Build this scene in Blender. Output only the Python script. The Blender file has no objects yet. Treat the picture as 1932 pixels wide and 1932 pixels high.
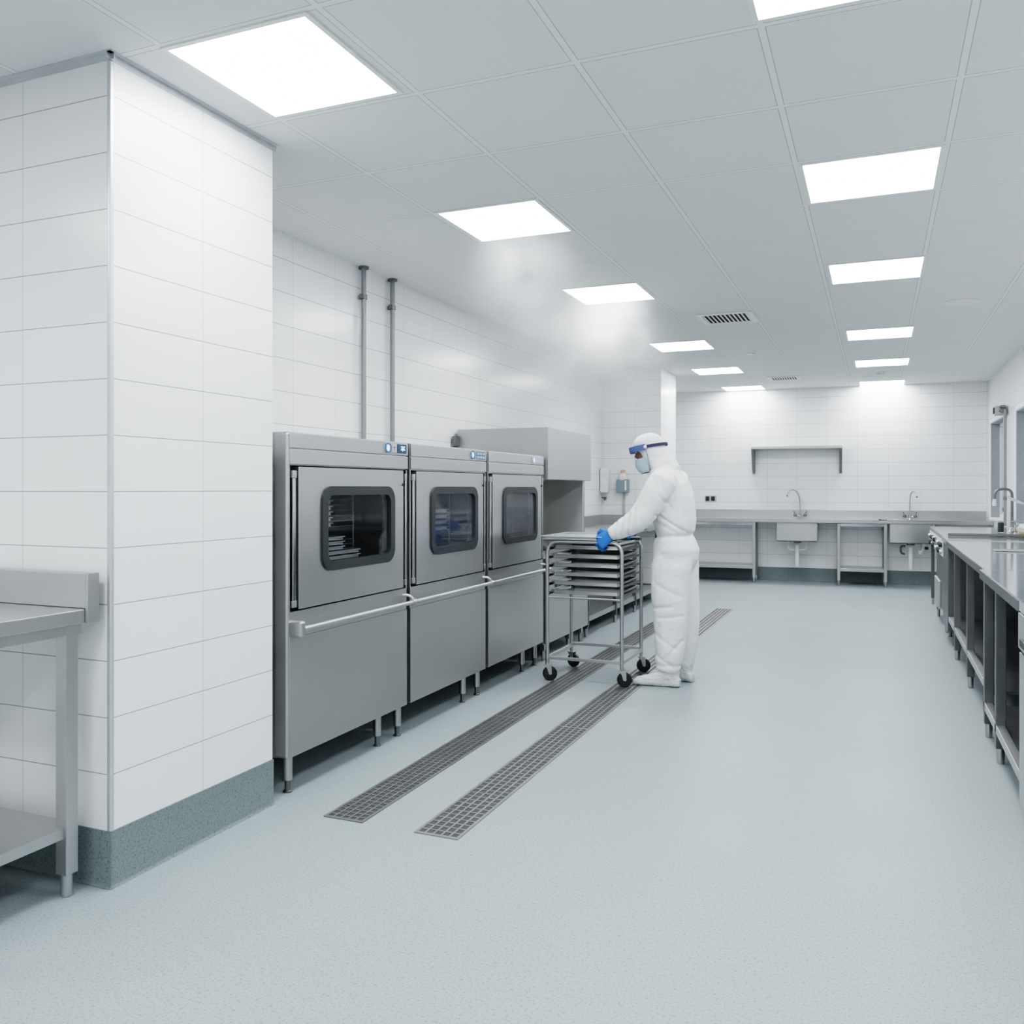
import bpy, bmesh, math, random
from mathutils import Vector, Matrix, noise
random.seed(7)
S = bpy.context.scene
COL = S.collection
PI = math.pi

# ---------------------------------------------------------------- camera
F_PX, CX, HY, VX, CAMH = 1650.0, 966.0, 922.0, 1655.0, 1.34
YAW = math.atan((VX - CX) / F_PX)
cd = bpy.data.cameras.new('camera'); cam = bpy.data.objects.new('camera', cd); COL.objects.link(cam)
cd.sensor_width = 36; cd.lens = F_PX / 1932 * 36; cd.shift_y = -(966 - HY) / 1932
cam.location = (0, 0, CAMH); cam.rotation_euler = (PI / 2, 0, YAW); cd.clip_start = 0.05
S.camera = cam

# ---------------------------------------------------------------- materials
def new_mat(name):
    m = bpy.data.materials.new(name); m.use_nodes = True
    nt = m.node_tree; return m, nt, nt.nodes['Principled BSDF']
def N(nt, t, **kw):
    n = nt.nodes.new(t)
    for k, v in kw.items(): setattr(n, k, v)
    return n
def mth(nt, op, a, b=None, c=None, clamp=False):
    n = N(nt, 'ShaderNodeMath', operation=op, use_clamp=clamp)
    for i, v in enumerate((a, b, c)):
        if v is None: continue
        if isinstance(v, (int, float)): n.inputs[i].default_value = v
        else: nt.links.new(v, n.inputs[i])
    return n.outputs[0]
def mixc(nt, f, a, b):
    n = N(nt, 'ShaderNodeMix', data_type='RGBA')
    for sock, v in ((n.inputs[0], f), (n.inputs[6], a), (n.inputs[7], b)):
        if hasattr(v, 'is_output'): nt.links.new(v, sock)
        elif isinstance(v, (int, float)): sock.default_value = v
        else: sock.default_value = (*v, 1)
    return n.outputs[2]
def plain(name, col, rough=0.5, metal=0.0, spec=0.5, noise_amt=0.06, nscale=25, coat=0):
    m, nt, b = new_mat(name)
    tc = N(nt, 'ShaderNodeTexCoord'); nz = N(nt, 'ShaderNodeTexNoise'); nz.inputs['Scale'].default_value = nscale
    nt.links.new(tc.outputs['Object'], nz.inputs['Vector'])
    c2 = tuple(max(0, c * (1 - noise_amt * 2)) for c in col); c1 = tuple(min(1, c * (1 + noise_amt)) for c in col)
    nt.links.new(mixc(nt, nz.outputs[0], c1, c2), b.inputs['Base Color'])
    b.inputs['Roughness'].default_value = rough; b.inputs['Metallic'].default_value = metal
    b.inputs['Specular IOR Level'].default_value = spec; b.inputs['Coat Weight'].default_value = coat
    return m
def steel(name, base, rough, stretch=(2, 2, 120), amt=0.10, bump=0.02):
    m, nt, b = new_mat(name)
    tc = N(nt, 'ShaderNodeTexCoord'); mp = N(nt, 'ShaderNodeMapping'); mp.inputs['Scale'].default_value = stretch
    nz = N(nt, 'ShaderNodeTexNoise'); nz.inputs['Scale'].default_value = 3; nz.inputs['Detail'].default_value = 4
    nt.links.new(tc.outputs['Object'], mp.inputs[0]); nt.links.new(mp.outputs[0], nz.inputs['Vector'])
    n2 = N(nt, 'ShaderNodeTexNoise'); n2.inputs['Scale'].default_value = 2.2; n2.inputs['Detail'].default_value = 3
    nt.links.new(tc.outputs['Object'], n2.inputs['Vector'])
    f = mth(nt, 'ADD', mth(nt, 'MULTIPLY', nz.outputs[0], .5), mth(nt, 'MULTIPLY', n2.outputs[0], .5))
    nt.links.new(mixc(nt, f, tuple(c * (1 - amt) for c in base), tuple(min(1, c * (1 + amt)) for c in base)), b.inputs['Base Color'])
    nt.links.new(mth(nt, 'ADD', mth(nt, 'MULTIPLY', f, .16), rough - .08), b.inputs['Roughness'])
    b.inputs['Metallic'].default_value = 1.0
    return m
def tile_mat(name, w, h, u0x, u0y, z0, tile=(.82, .83, .84), grout=(.34, .345, .35), gw=.0035, rough=.22):
    m, nt, b = new_mat(name)
    g = N(nt, 'ShaderNodeNewGeometry'); sp = N(nt, 'ShaderNodeSeparateXYZ'); nt.links.new(g.outputs['Position'], sp.inputs[0])
    sn = N(nt, 'ShaderNodeSeparateXYZ'); nt.links.new(g.outputs['True Normal'], sn.inputs[0])
    isx = mth(nt, 'GREATER_THAN', mth(nt, 'ABSOLUTE', sn.outputs[0]), .7)
    ux = mth(nt, 'SUBTRACT', sp.outputs[0], u0x); uy = mth(nt, 'SUBTRACT', sp.outputs[1], u0y)
    u = mth(nt, 'ADD', mth(nt, 'MULTIPLY', ux, mth(nt, 'SUBTRACT', 1.0, isx)), mth(nt, 'MULTIPLY', uy, isx))
    u = mth(nt, 'DIVIDE', u, w); v = mth(nt, 'DIVIDE', mth(nt, 'SUBTRACT', sp.outputs[2], z0), h)
    def edge(t, size):
        f = mth(nt, 'FRACT', t); d = mth(nt, 'MINIMUM', f, mth(nt, 'SUBTRACT', 1.0, f))
        return mth(nt, 'LESS_THAN', mth(nt, 'MULTIPLY', d, size), gw / 2)
    gm = mth(nt, 'MAXIMUM', mth(nt, 'MULTIPLY', edge(u, w), .62), edge(v, h))
    cid = N(nt, 'ShaderNodeCombineXYZ'); nt.links.new(mth(nt, 'FLOOR', u), cid.inputs[0]); nt.links.new(mth(nt, 'FLOOR', v), cid.inputs[1]); nt.links.new(isx, cid.inputs[2])
    wn = N(nt, 'ShaderNodeTexWhiteNoise', noise_dimensions='3D'); nt.links.new(cid.outputs[0], wn.inputs['Vector'])
    tc = mixc(nt, wn.outputs['Value'], tile, tuple(c * f for c, f in zip(tile, (.985, .972, .972))))
    nt.links.new(mixc(nt, gm, tc, grout), b.inputs['Base Color'])
    nt.links.new(mth(nt, 'ADD', mth(nt, 'MULTIPLY', gm, .5), rough), b.inputs['Roughness'])
    b.inputs['Specular IOR Level'].default_value = .4
    return m
def ceiling_mat():
    m, nt, b = new_mat('ceiling_tiles')
    g = N(nt, 'ShaderNodeNewGeometry'); sp = N(nt, 'ShaderNodeSeparateXYZ'); nt.links.new(g.outputs['Position'], sp.inputs[0])
    def dist(o, off, w):
        f = mth(nt, 'FRACT', mth(nt, 'DIVIDE', mth(nt, 'SUBTRACT', o, off), w))
        return mth(nt, 'MULTIPLY', mth(nt, 'MINIMUM', f, mth(nt, 'SUBTRACT', 1.0, f)), w)
    dx = dist(sp.outputs[0], -2.178, .613); dy = dist(sp.outputs[1], 2.215, .632)
    dm = mth(nt, 'MINIMUM', dx, dy)
    bar = mth(nt, 'LESS_THAN', dm, .0125)
    edge = mth(nt, 'MULTIPLY', mth(nt, 'LESS_THAN', mth(nt, 'ABSOLUTE', mth(nt, 'SUBTRACT', dm, .0125)), .0016), 1.0)
    nz = N(nt, 'ShaderNodeTexNoise'); nz.inputs['Scale'].default_value = 120; nt.links.new(g.outputs['Position'], nz.inputs['Vector'])
    base = mixc(nt, nz.outputs[0], (.76, .775, .785), (.73, .745, .755))
    c = mixc(nt, bar, base, (.80, .815, .825)); c = mixc(nt, edge, c, (.42, .44, .45))
    nt.links.new(c, b.inputs['Base Color']); b.inputs['Roughness'].default_value = .8
    return m
def speckle_mat(name, c1, c2, c3, rough, scale=260, spec=.4):
    m, nt, b = new_mat(name)
    g = N(nt, 'ShaderNodeNewGeometry')
    n1 = N(nt, 'ShaderNodeTexNoise'); n1.inputs['Scale'].default_value = scale; n1.inputs['Detail'].default_value = 2
    n2 = N(nt, 'ShaderNodeTexNoise'); n2.inputs['Scale'].default_value = scale * .45; n2.inputs['Detail'].default_value = 2
    n3 = N(nt, 'ShaderNodeTexNoise'); n3.inputs['Scale'].default_value = 1.3; n3.inputs['Detail'].default_value = 3
    for n in (n1, n2, n3): nt.links.new(g.outputs['Position'], n.inputs['Vector'])
    r1 = N(nt, 'ShaderNodeMapRange'); r1.inputs[1].default_value = .38; r1.inputs[2].default_value = .62; nt.links.new(n1.outputs[0], r1.inputs[0])
    r2 = N(nt, 'ShaderNodeMapRange'); r2.inputs[1].default_value = .56; r2.inputs[2].default_value = .66; nt.links.new(n2.outputs[0], r2.inputs[0])
    c = mixc(nt, r1.outputs[0], c1, c2); c = mixc(nt, mth(nt, 'MULTIPLY', r2.outputs[0], .8), c, c3)
    nt.links.new(c, b.inputs['Base Color'])
    nt.links.new(mth(nt, 'ADD', mth(nt, 'MULTIPLY', n3.outputs[0], .2), rough - .1), b.inputs['Roughness'])
    b.inputs['Specular IOR Level'].default_value = spec
    bp = N(nt, 'ShaderNodeBump'); bp.inputs['Strength'].default_value = .12; bp.inputs['Distance'].default_value = .002
    nt.links.new(n1.outputs[0], bp.inputs['Height']); nt.links.new(bp.outputs[0], b.inputs['Normal'])
    return m
def emis(name, col, st):
    m, nt, b = new_mat(name)
    tc = N(nt, 'ShaderNodeTexCoord'); nz = N(nt, 'ShaderNodeTexNoise'); nz.inputs['Scale'].default_value = 3
    nt.links.new(tc.outputs['Object'], nz.inputs['Vector'])
    nt.links.new(mixc(nt, nz.outputs[0], col, tuple(c * .99 for c in col)), b.inputs['Emission Color'])
    b.inputs['Base Color'].default_value = (.9, .9, .9, 1); b.inputs['Emission Strength'].default_value = st
    return m
def glass_mat(name, tint, fog, fogcol, rough=.03, refl=1.0, nsc=(3, 3, 9), det=4):
    m, nt, b = new_mat(name); out = nt.nodes['Material Output']
    tr = N(nt, 'ShaderNodeBsdfTransparent'); tr.inputs[0].default_value = (*tint, 1)
    gl = N(nt, 'ShaderNodeBsdfGlossy'); gl.inputs['Roughness'].default_value = rough
    df = N(nt, 'ShaderNodeBsdfDiffuse')
    tc = N(nt, 'ShaderNodeTexCoord'); mp = N(nt, 'ShaderNodeMapping'); mp.inputs['Scale'].default_value = nsc
    nz = N(nt, 'ShaderNodeTexNoise'); nz.inputs['Scale'].default_value = 3; nz.inputs['Detail'].default_value = det
    nt.links.new(tc.outputs['Object'], mp.inputs[0]); nt.links.new(mp.outputs[0], nz.inputs['Vector'])
    nt.links.new(mixc(nt, nz.outputs[0], tuple(c * .5 for c in fogcol), fogcol), df.inputs[0])
    m1 = N(nt, 'ShaderNodeMixShader'); nt.links.new(mth(nt, 'MULTIPLY', nz.outputs[0], fog * 2, clamp=True), m1.inputs[0]); nt.links.new(tr.outputs[0], m1.inputs[1]); nt.links.new(df.outputs[0], m1.inputs[2])
    fr = N(nt, 'ShaderNodeLayerWeight'); fr.inputs[0].default_value = .5; fz = mth(nt, 'ADD', mth(nt, 'MULTIPLY', mth(nt, 'POWER', fr.outputs['Facing'], 4.0), .55), .04)
    m2 = N(nt, 'ShaderNodeMixShader'); nt.links.new(mth(nt, 'MULTIPLY', fz, refl), m2.inputs[0]); nt.links.new(m1.outputs[0], m2.inputs[1]); nt.links.new(gl.outputs[0], m2.inputs[2])
    nt.links.new(m2.outputs[0], out.inputs[0]); return m
def fabric(name, col, rough=.7, scale=(9, 9, 22), strength=.35, dist=.02, sss=0):
    m, nt, b = new_mat(name)
    tc = N(nt, 'ShaderNodeTexCoord'); mp = N(nt, 'ShaderNodeMapping'); mp.inputs['Scale'].default_value = scale
    mp.inputs['Rotation'].default_value = (.5, .6, .2)
    nz = N(nt, 'ShaderNodeTexNoise'); nz.inputs['Scale'].default_value = 1; nz.inputs['Detail'].default_value = 5; nz.inputs['Distortion'].default_value = 1.2
    nt.links.new(tc.outputs['Object'], mp.inputs[0]); nt.links.new(mp.outputs[0], nz.inputs['Vector'])
    bp = N(nt, 'ShaderNodeBump'); bp.inputs['Strength'].default_value = strength; bp.inputs['Distance'].default_value = dist
    nt.links.new(nz.outputs[0], bp.inputs['Height']); nt.links.new(bp.outputs[0], b.inputs['Normal'])
    nt.links.new(mixc(nt, nz.outputs[0], tuple(c * .93 for c in col), col), b.inputs['Base Color'])
    b.inputs['Roughness'].default_value = rough; b.inputs['Specular IOR Level'].default_value = .3
    return m

M = {}
M['tile_left'] = tile_mat('tiles_left', .435, .19, -2.785, 4.22, .19)
M['tile_pillar'] = tile_mat('tiles_pillar', .43, .19, -2.785, 2.62, .19, tile=(.84, .85, .855), gw=.0035)
M['tile_back'] = tile_mat('tiles_back', .41, .19, -2.72, 10.65, .19)
M['tile_right'] = tile_mat('tiles_right', .43, .19, 0, 11.2, .19, grout=(.55, .56, .57))
M['ceiling'] = ceiling_mat()
M['floor'] = speckle_mat('vinyl_floor', (.355, .405, .418), (.29, .338, .35), (.20, .25, .263), .42, spec=.28)
M['skirt'] = speckle_mat('shaded_vinyl_skirting', (.215, .255, .262), (.165, .20, .208), (.11, .14, .147), .5, spec=.25)  # floor vinyl in a darker copy; shade on upright faces put into the colour
M['white'] = plain('white_paint', (.80, .81, .82), .45)
M['white_plastic'] = plain('white_plastic', (.82, .83, .83), .35)
M['reveal'] = plain('grey_reveal', (.33, .36, .38), .6)
M['pane'] = plain('pale_pane', (.50, .53, .56), .25)
M['aluminium'] = plain('aluminium_trim', (.62, .64, .66), .35, .6)
M['steel_front'] = steel('brushed_steel_front', (.52, .523, .522), .36, (2, 60, 2), .10)
M['steel'] = steel('brushed_steel', (.50, .503, .503), .33, (40, 3, 3), .10)
M['steel_dark'] = steel('shaded_steel', (.20, .205, .21), .42, (3, 40, 3), .12)  # darker steel for fittings; also puts shade under worktops into the base colour
M['steel_hood'] = steel('matt_steel_hood', (.50, .50, .495), .48, (60, 2, 2), .06)
M['steel_top'] = steel('polished_steel_top', (.74, .755, .765), .11, (2, 30, 2), .06)
M['steel_tube'] = steel('tube_steel', (.50, .505, .51), .36, (2, 2, 2), .03)
M['chrome'] = steel('bright_chrome', (.60, .61, .62), .18, (8, 8, 8), .08)
M['tray'] = steel('tray_metal', (.44, .445, .44), .25, (20, 3, 3), .12)
M['black'] = plain('black_gap', (.012, .013, .014), .6)
M['gasket'] = plain('dark_rubber_gasket', (.022, .027, .030), .5)
M['rubber'] = plain('black_rubber', (.010, .011, .014), .45)
M['cavity'] = plain('dark_cavity', (.085, .092, .097), .4, .4)
M['glass1'] = glass_mat('clear_dark_glass', (.80, .82, .84), .03, (.25, .27, .29))
M['glass2'] = glass_mat('misted_glass', (.62, .64, .68), .20, (.24, .26, .32), .03, 1.0, (1.2, 1.2, 7), 3)
M['glass3'] = glass_mat('fogged_glass', (.5, .52, .55), .40, (.24, .255, .28), .05, 1.0, (.7, .7, 1.0), 2)
M['navy'] = plain('display_navy', (.012, .05, .11), .3)
M['cyan'] = emis('display_digits', (.35, .75, .95), .9)
M['btn_white'] = emis('button_white', (.80, .90, 1.0), .55)
M['btn_blue'] = plain('button_blue_ring', (.06, .16, .32), .3)
M['grey_label'] = plain('grey_label', (.42, .43, .44), .5)
M['pale_blue'] = plain('pale_blue_plate', (.42, .50, .62), .4)
M['light'] = emis('light_diffuser', (.955, .985, 1.0), 23.5)
M['suit'] = fabric('white_coverall', (.84, .845, .85), .75, (6, 6, 11), .28, .03)
M['overshoe'] = fabric('crinkled_overshoe', (.70, .71, .73), .55, (30, 30, 40), .6, .012)
M['glove'] = fabric('blue_nitrile', (.045, .20, .62), .42, (40, 40, 40), .25, .006)
M['mask'] = fabric('pale_blue_mask', (.48, .60, .68), .7, (5, 5, 60), .3, .01)
M['skin'] = plain('skin', (.26, .14, .11), .5)
M['lens_white'] = plain('eye_white', (.75, .73, .70), .3)
M['headband'] = plain('blue_foam', (.10, .14, .33), .6)
M['strap'] = plain('navy_strap', (.03, .03, .09), .6)
M['visor'] = glass_mat('clear_visor', (.96, .972, .98), .012, (.75, .80, .85), .05, .45)
M['soap_blue'] = plain('grey_blue_plastic', (.20, .27, .31), .4)
M['cream'] = plain('cream_plastic', (.78, .70, .62), .4)
M['pink'] = plain('dusty_pink', (.60, .36, .31), .4)
M['sponge'] = plain('tan_sponge', (.45, .30, .17), .9)
M['dark_bottle'] = plain('dark_teal_bottle', (.03, .07, .08), .3)
M['pipe_white'] = plain('white_pvc', (.74, .75, .75), .35)
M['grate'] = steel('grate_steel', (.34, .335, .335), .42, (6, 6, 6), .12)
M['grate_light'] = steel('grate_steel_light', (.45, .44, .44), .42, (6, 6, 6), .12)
M['plate'] = plain('pale_tray', (.40, .41, .415), .3, .3)
M['splash'] = steel('dull_splash_steel', (.62, .62, .615), .6, (3, 3, 60), .06)
M['pipe_grey'] = plain('grey_pipe', (.27, .285, .30), .4, .3)
M['handle_steel'] = steel('satin_handle_steel', (.55, .555, .56), .42, (2, 2, 2), .03)
M['foil'] = plain('bright_tray_foil', (.74, .755, .77), .28, .55)
M['pan'] = plain('drain_pan', (.055, .058, .06), .6)

# ---------------------------------------------------------------- mesh helpers
class MB:
    def __init__(s): s.bm = bmesh.new(); s.bev = False
    def box(s, x0, x1, y0, y1, z0, z1, bev=0, seg=2):
        r = bmesh.ops.create_cube(s.bm, size=1)
        vs = r['verts']
        for v in vs: v.co = Vector(((x0 + x1) / 2 + v.co.x * (x1 - x0), (y0 + y1) / 2 + v.co.y * (y1 - y0), (z0 + z1) / 2 + v.co.z * (z1 - z0)))
        if bev:
            s.bev = True
            es = list({e for v in vs for e in v.link_edges})
            bmesh.ops.bevel(s.bm, geom=es, offset=min(bev, .49 * min(x1 - x0, y1 - y0, z1 - z0)), segments=seg, profile=.5, affect='EDGES')
        return s
    def ring(s, pts): return [s.bm.verts.new(p) for p in pts]
    def bridge(s, a, b):
        n = len(a)
        for i in range(n):
            try: s.bm.faces.new((a[i], a[(i + 1) % n], b[(i + 1) % n], b[i]))
            except ValueError: pass
    def loft(s, rings, cap=True, close=False):
        R = [s.ring(r) for r in rings]
        for a, b in zip(R, R[1:]): s.bridge(a, b)
        if close: s.bridge(R[-1], R[0])
        elif cap:
            s.bm.faces.new(list(reversed(R[0]))); s.bm.faces.new(R[-1])
        return s
    def tube(s, path, r, n=12, cap=True, rads=None):
        P = [Vector(p) for p in path]; rings = []; prev = None
        for i, p in enumerate(P):
            t = (P[min(i + 1, len(P) - 1)] - P[max(i - 1, 0)]).normalized()
            if prev is None:
                a = Vector((0, 0, 1)) if abs(t.z) < .9 else Vector((1, 0, 0)); u = t.cross(a).normalized()
            else:
                u = (prev - t * prev.dot(t)).normalized()
            prev = u; w = t.cross(u); rr = rads[i] if rads else r
            rings.append([p + (u * math.cos(2 * PI * k / n) + w * math.sin(2 * PI * k / n)) * rr for k in range(n)])
        return s.loft(rings, cap)
    def cyl(s, p0, p1, r, n=16, r1=None): return s.tube([p0, p1], r, n, True, [r, r if r1 is None else r1])
    def lathe(s, c, prof, n=24, axis='z'):
        rings = []
        for (r, h) in prof:
            pts = []
            for k in range(n):
                a = 2 * PI * k / n; x, y = r * math.cos(a), r * math.sin(a)
                pts.append(Vector(c) + (Vector((x, y, h)) if axis == 'z' else Vector((h, x, y)) if axis == 'x' else Vector((x, h, y))))
            rings.append(pts)
        return s.loft(rings)
    def build(s, name, mat, parent=None, loc=None, rot=None, smooth=35):
        bm = s.bm
        bmesh.ops.recalc_face_normals(bm, faces=bm.faces[:])
        me = bpy.data.meshes.new(name); bm.to_mesh(me); bm.free()
        me.materials.append(M[mat] if isinstance(mat, str) else mat)
        if smooth:
            for p in me.polygons: p.use_smooth = True
            me.set_sharp_from_angle(angle=math.radians(smooth))
        o = bpy.data.objects.new(name, me); COL.objects.link(o)
        if s.bev and smooth:
            wn = o.modifiers.new('weighted', 'WEIGHTED_NORMAL'); wn.keep_sharp = True; wn.weight = 90
        if parent: o.parent = parent
        if loc: o.location = loc
        if rot: o.rotation_euler = rot
        return o
def thing(name, label, cat, loc=(0, 0, 0), rz=0, group=None):
    o = bpy.data.objects.new(name, None); COL.objects.link(o); o.empty_display_size = .1
    o.location = loc; o.rotation_euler = (0, 0, rz); o['label'] = label; o['category'] = cat
    if group: o['group'] = group
    return o
def tag(o, label, cat, group=None, kind=None):
    o['label'] = label; o['category'] = cat
    if group: o['group'] = group
    if kind: o['kind'] = kind
    return o
def struct(name, mb, mat, loc=None, rot=None, parent=None, smooth=0):
    o = mb.build(name, mat, parent, loc, rot, smooth)
    if not parent: o['kind'] = 'structure'
    return o
def dup(root, loc, rz=None, label=None, group=None):
    r = root.copy(); COL.objects.link(r); r.location = loc
    if rz is not None: r.rotation_euler = (0, 0, rz)
    if label: r['label'] = label
    if group: r['group'] = group
    for ch in list(root.children):
        c = ch.copy(); COL.objects.link(c); c.parent = r
        for g in list(ch.children):
            d = g.copy(); COL.objects.link(d); d.parent = c
    return r
def rr(cy, cz, w, h, r, n=6):
    pts = []
    for (sx, sz, a0) in ((1, 1, 0), (-1, 1, PI / 2), (-1, -1, PI), (1, -1, 1.5 * PI)):
        for k in range(n + 1):
            a = a0 + PI / 2 * k / n
            pts.append((cy + sx * (w / 2 - r) + r * math.cos(a), cz + sz * (h / 2 - r) + r * math.sin(a)))
    return pts
def ring_plate(mb, outer, inner, x0, x1):
    A = mb.ring([(x1, y, z) for y, z in outer]); B = mb.ring([(x1, y, z) for y, z in inner])
    C = mb.ring([(x0, y, z) for y, z in inner]); D = mb.ring([(x0, y, z) for y, z in outer])
    mb.bridge(A, B); mb.bridge(B, C); mb.bridge(C, D); mb.bridge(D, A); return mb
def rounded_path(pts, r, n=6):
    P = [Vector(p) for p in pts]; out = [P[0]]
    for a, b, c in zip(P, P[1:], P[2:]):
        d1 = (a - b).normalized(); d2 = (c - b).normalized()
        s, e = b + d1 * r, b + d2 * r
        for k in range(n + 1):
            t = k / n; out.append(s * (1 - t) ** 2 + b * 2 * t * (1 - t) + e * t ** 2)
    out.append(P[-1]); return out
H = 2.80
def foot_leg(root, x, y, z1, r=.021, name='leg', mat='steel_tube'):
    lg = MB().cyl((x, y, .055), (x, y, z1), r).build(name, mat, root)
    MB().lathe((x, y, 0), [(.020, 0), (.020, .006), (r * .62, .010), (r * .62, .056)]).build('foot', 'steel_dark', lg)
    return lg
def sq_leg(root, x, y, z1, s=.02, mat='steel'):
    lg = MB().box(x - s, x + s, y - s, y + s, .075, z1, .003).build('leg', mat, root)
    MB().lathe((x, y, 0), [(s * .62, 0), (s * .75, .004), (s * .80, .035), (s * .80, .076)]).build('foot', 'steel_tube', lg)
    return lg

# ---------------------------------------------------------------- setting
XL, XP, XR = -3.15, -2.37, 1.40
BACK0, BROT = Vector((-2.6, 13.27, 0)), math.atan(.045)
def back_pt(x, y, z=0):
    c, s = math.cos(BROT), math.sin(BROT); return Vector((BACK0.x + x * c - y * s, BACK0.y + x * s + y * c, z))
struct('floor', MB().box(-5.2, 1.75, -3.2, 13.9, -.08, 0), 'floor')
struct('ceiling', MB().box(-5.2, 1.75, -3.2, 13.9, H, H + .08), 'ceiling')
struct('wall_left', MB().box(XL - .12, XL, 3.035, 13.9, 0, H), 'tile_left')
struct('wall_pillar', MB().box(-5.1, XP, 2.185, 3.035, 0, H), 'tile_pillar')
struct('wall_niche', MB().box(XL, -2.405, 10.42, 11.26, 0, H), 'tile_back')
struct('wall_back', MB().box(-.7, 4.25, 0, .12, 0, H), 'tile_back', BACK0, (0, 0, BROT))
wr = MB(); x0, x1 = XR, XR + .16
for (ya, yb, za, zb) in ((-3.1, 8.6, 0, H), (8.6, 10.9, 0, .93), (8.6, 10.9, 2.19, H), (10.9, 11.72, 0, H), (11.72, 13.2, 0, .93), (11.72, 13.2, 2.21, H), (13.2, 13.9, 0, H)):
    wr.box(x0, x1, ya, yb, za, zb)
struct('wall_right', wr, 'tile_right')
struct('wall_behind', MB().box(-5.1, 1.4, -3.2, -3.1, 0, H), 'white')
struct('wall_far_left', MB().box(-5.2, -5.1, -3.1, 2.9, 0, H), 'white')
def window(idx, ya, yb, za, zb):
    e = bpy.data.objects.new('window_%d' % idx, None); COL.objects.link(e); e['kind'] = 'structure'
    t = .012; d0, d1 = XR - .001, XR + .13
    w = MB()
    w.box(d0, d1, yb - t, yb, za, zb).box(d0, d1, ya, ya + t, za, zb).box(d0, d1, ya + t, yb - t, zb - t, zb)
    struct('window_reveal', w, 'reveal', parent=e)
    struct('window_frame', MB().box(XR + .10, XR + .128, ya + t, yb - t, zb - .06, zb - t).box(XR + .10, XR + .128, ya + t, yb - t, za + .03, za + .07)
           .box(XR + .10, XR + .128, ya + t, ya + .05, za + .07, zb - .06).box(XR + .10, XR + .128, yb - .04, yb - t, za + .07, zb - .06), 'white', parent=e)
    struct('window_pane', MB().box(XR + .112, XR + .118, ya + .05, yb - .04, za + .07, zb - .06), 'pane', parent=e)
    struct('window_sill', MB().box(XR - .02, XR + .13, ya + t, yb - t, za, za + .03, .004), 'white', parent=e)
    struct('window_surround', MB().box(XR - .008, XR - .0005, ya - .05, ya, za, zb + .05).box(XR - .008, XR - .0005, yb, yb + .06, za, zb + .05).box(XR - .008, XR - .0005, ya, yb, zb, zb + .05), 'white', parent=e)
window(1, 11.72, 13.2, .93, 2.21); window(2, 8.6, 10.9, .93, 2.19)
# coved skirting
def skirt(name, p, q, nrm, parent=None):
    p, q, n = Vector(p), Vector(q), Vector(nrm)
    prof = [(0, .19), (.003, .19), (.003, .012), (.005, .005), (.010, .0012), (0, .0012)]
    mb = MB(); d = (q - p).normalized()
    mb.loft([[p + n * a + Vector((0, 0, b)) for a, b in prof], [q + n * a + Vector((0, 0, b)) for a, b in prof]])
    return struct(name, mb, 'skirt', smooth=50)
skirt('baseboard_pillar_front', (-5.1, 2.185, 0), (XP + .006, 2.185, 0), (0, -1, 0))
skirt('baseboard_pillar_side', (XP, 2.179, 0), (XP, 3.04, 0), (1, 0, 0))
skirt('baseboard_left', (XL, 3.04, 0), (XL, 10.42, 0), (1, 0, 0))
skirt('baseboard_niche', (XL, 10.42, 0), (-2.399, 10.42, 0), (0, -1, 0))
skirt('baseboard_niche_side', (-2.405, 10.414, 0), (-2.405, 11.26, 0), (1, 0, 0))
skirt('baseboard_back', back_pt(-.5, 0), back_pt(4.0, 0), (math.sin(BROT), -math.cos(BROT), 0))
skirt('baseboard_right', (XR, -3.0, 0), (XR, 13.4, 0), (-1, 0, 0))
# ceiling angle trim and corner bead
def angle_trim(name, a, b, n, mat='white', dz=.010):
    a, b, n = Vector(a), Vector(b), Vector(n); mb = MB()
    for prof, z in (([(0, -dz), (.004, -dz), (.004, 0), (0, 0)], H), ([(.0, -.004), (.022, -.004), (.022, -.0005), (0, -.0005)], H)):
        mb.loft([[a + n * u + Vector((0, 0, z + v)) for u, v in prof], [b + n * u + Vector((0, 0, z + v)) for u, v in prof]])
    return struct(name, mb, mat)
angle_trim('trim_1', (-5.1, 2.185, 0), (XP + .02, 2.185, 0), (0, -1, 0), 'aluminium', .024)
angle_trim('trim_2', (XP, 2.165, 0), (XP, 3.055, 0), (1, 0, 0), 'aluminium', .024)
angle_trim('trim_3', (XL, 3.04, 0), (XL, 10.42, 0), (1, 0, 0))
angle_trim('trim_4', back_pt(-.3, 0), back_pt(4.0, 0), (math.sin(BROT), -math.cos(BROT), 0))
angle_trim('trim_5', (XR, -3, 0), (XR, 13.4, 0), (-1, 0, 0))
struct('trim_6', MB().box(XP - .012, XP + .005, 2.180, 2.197, .19, H - .025, .004), 'aluminium')

# ---------------------------------------------------------------- ceiling lights
ORD = ['first', 'second', 'third', 'fourth', 'fifth', 'sixth']
lp = bpy.data.objects.new('ceiling_light', None)
def light(x, y, w, l, label, group):
    t = thing('ceiling_light', label, 'ceiling light', (x, y, H), 0, group)
    f = MB(); o, i = .018, 0
    for (a, b, c, d) in ((-w / 2 - o, w / 2 + o, -l / 2 - o, -l / 2), (-w / 2 - o, w / 2 + o, l / 2, l / 2 + o), (-w / 2 - o, -w / 2, -l / 2, l / 2), (w / 2, w / 2 + o, -l / 2, l / 2)):
        f.box(a, b, c, d, -.006, -.0005)
    f.build('frame', 'white_plastic', t, smooth=0)
    MB().box(-w / 2, w / 2, -l / 2, l / 2, -.004, -.001).build('diffuser', 'light', t, smooth=0)
    return t
LY = [2.52, 4.40, 6.33, 8.93, 10.97, 13.20]; LX = [-1.90, -1.87, -1.85, -1.84, -1.82, -1.79]
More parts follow.
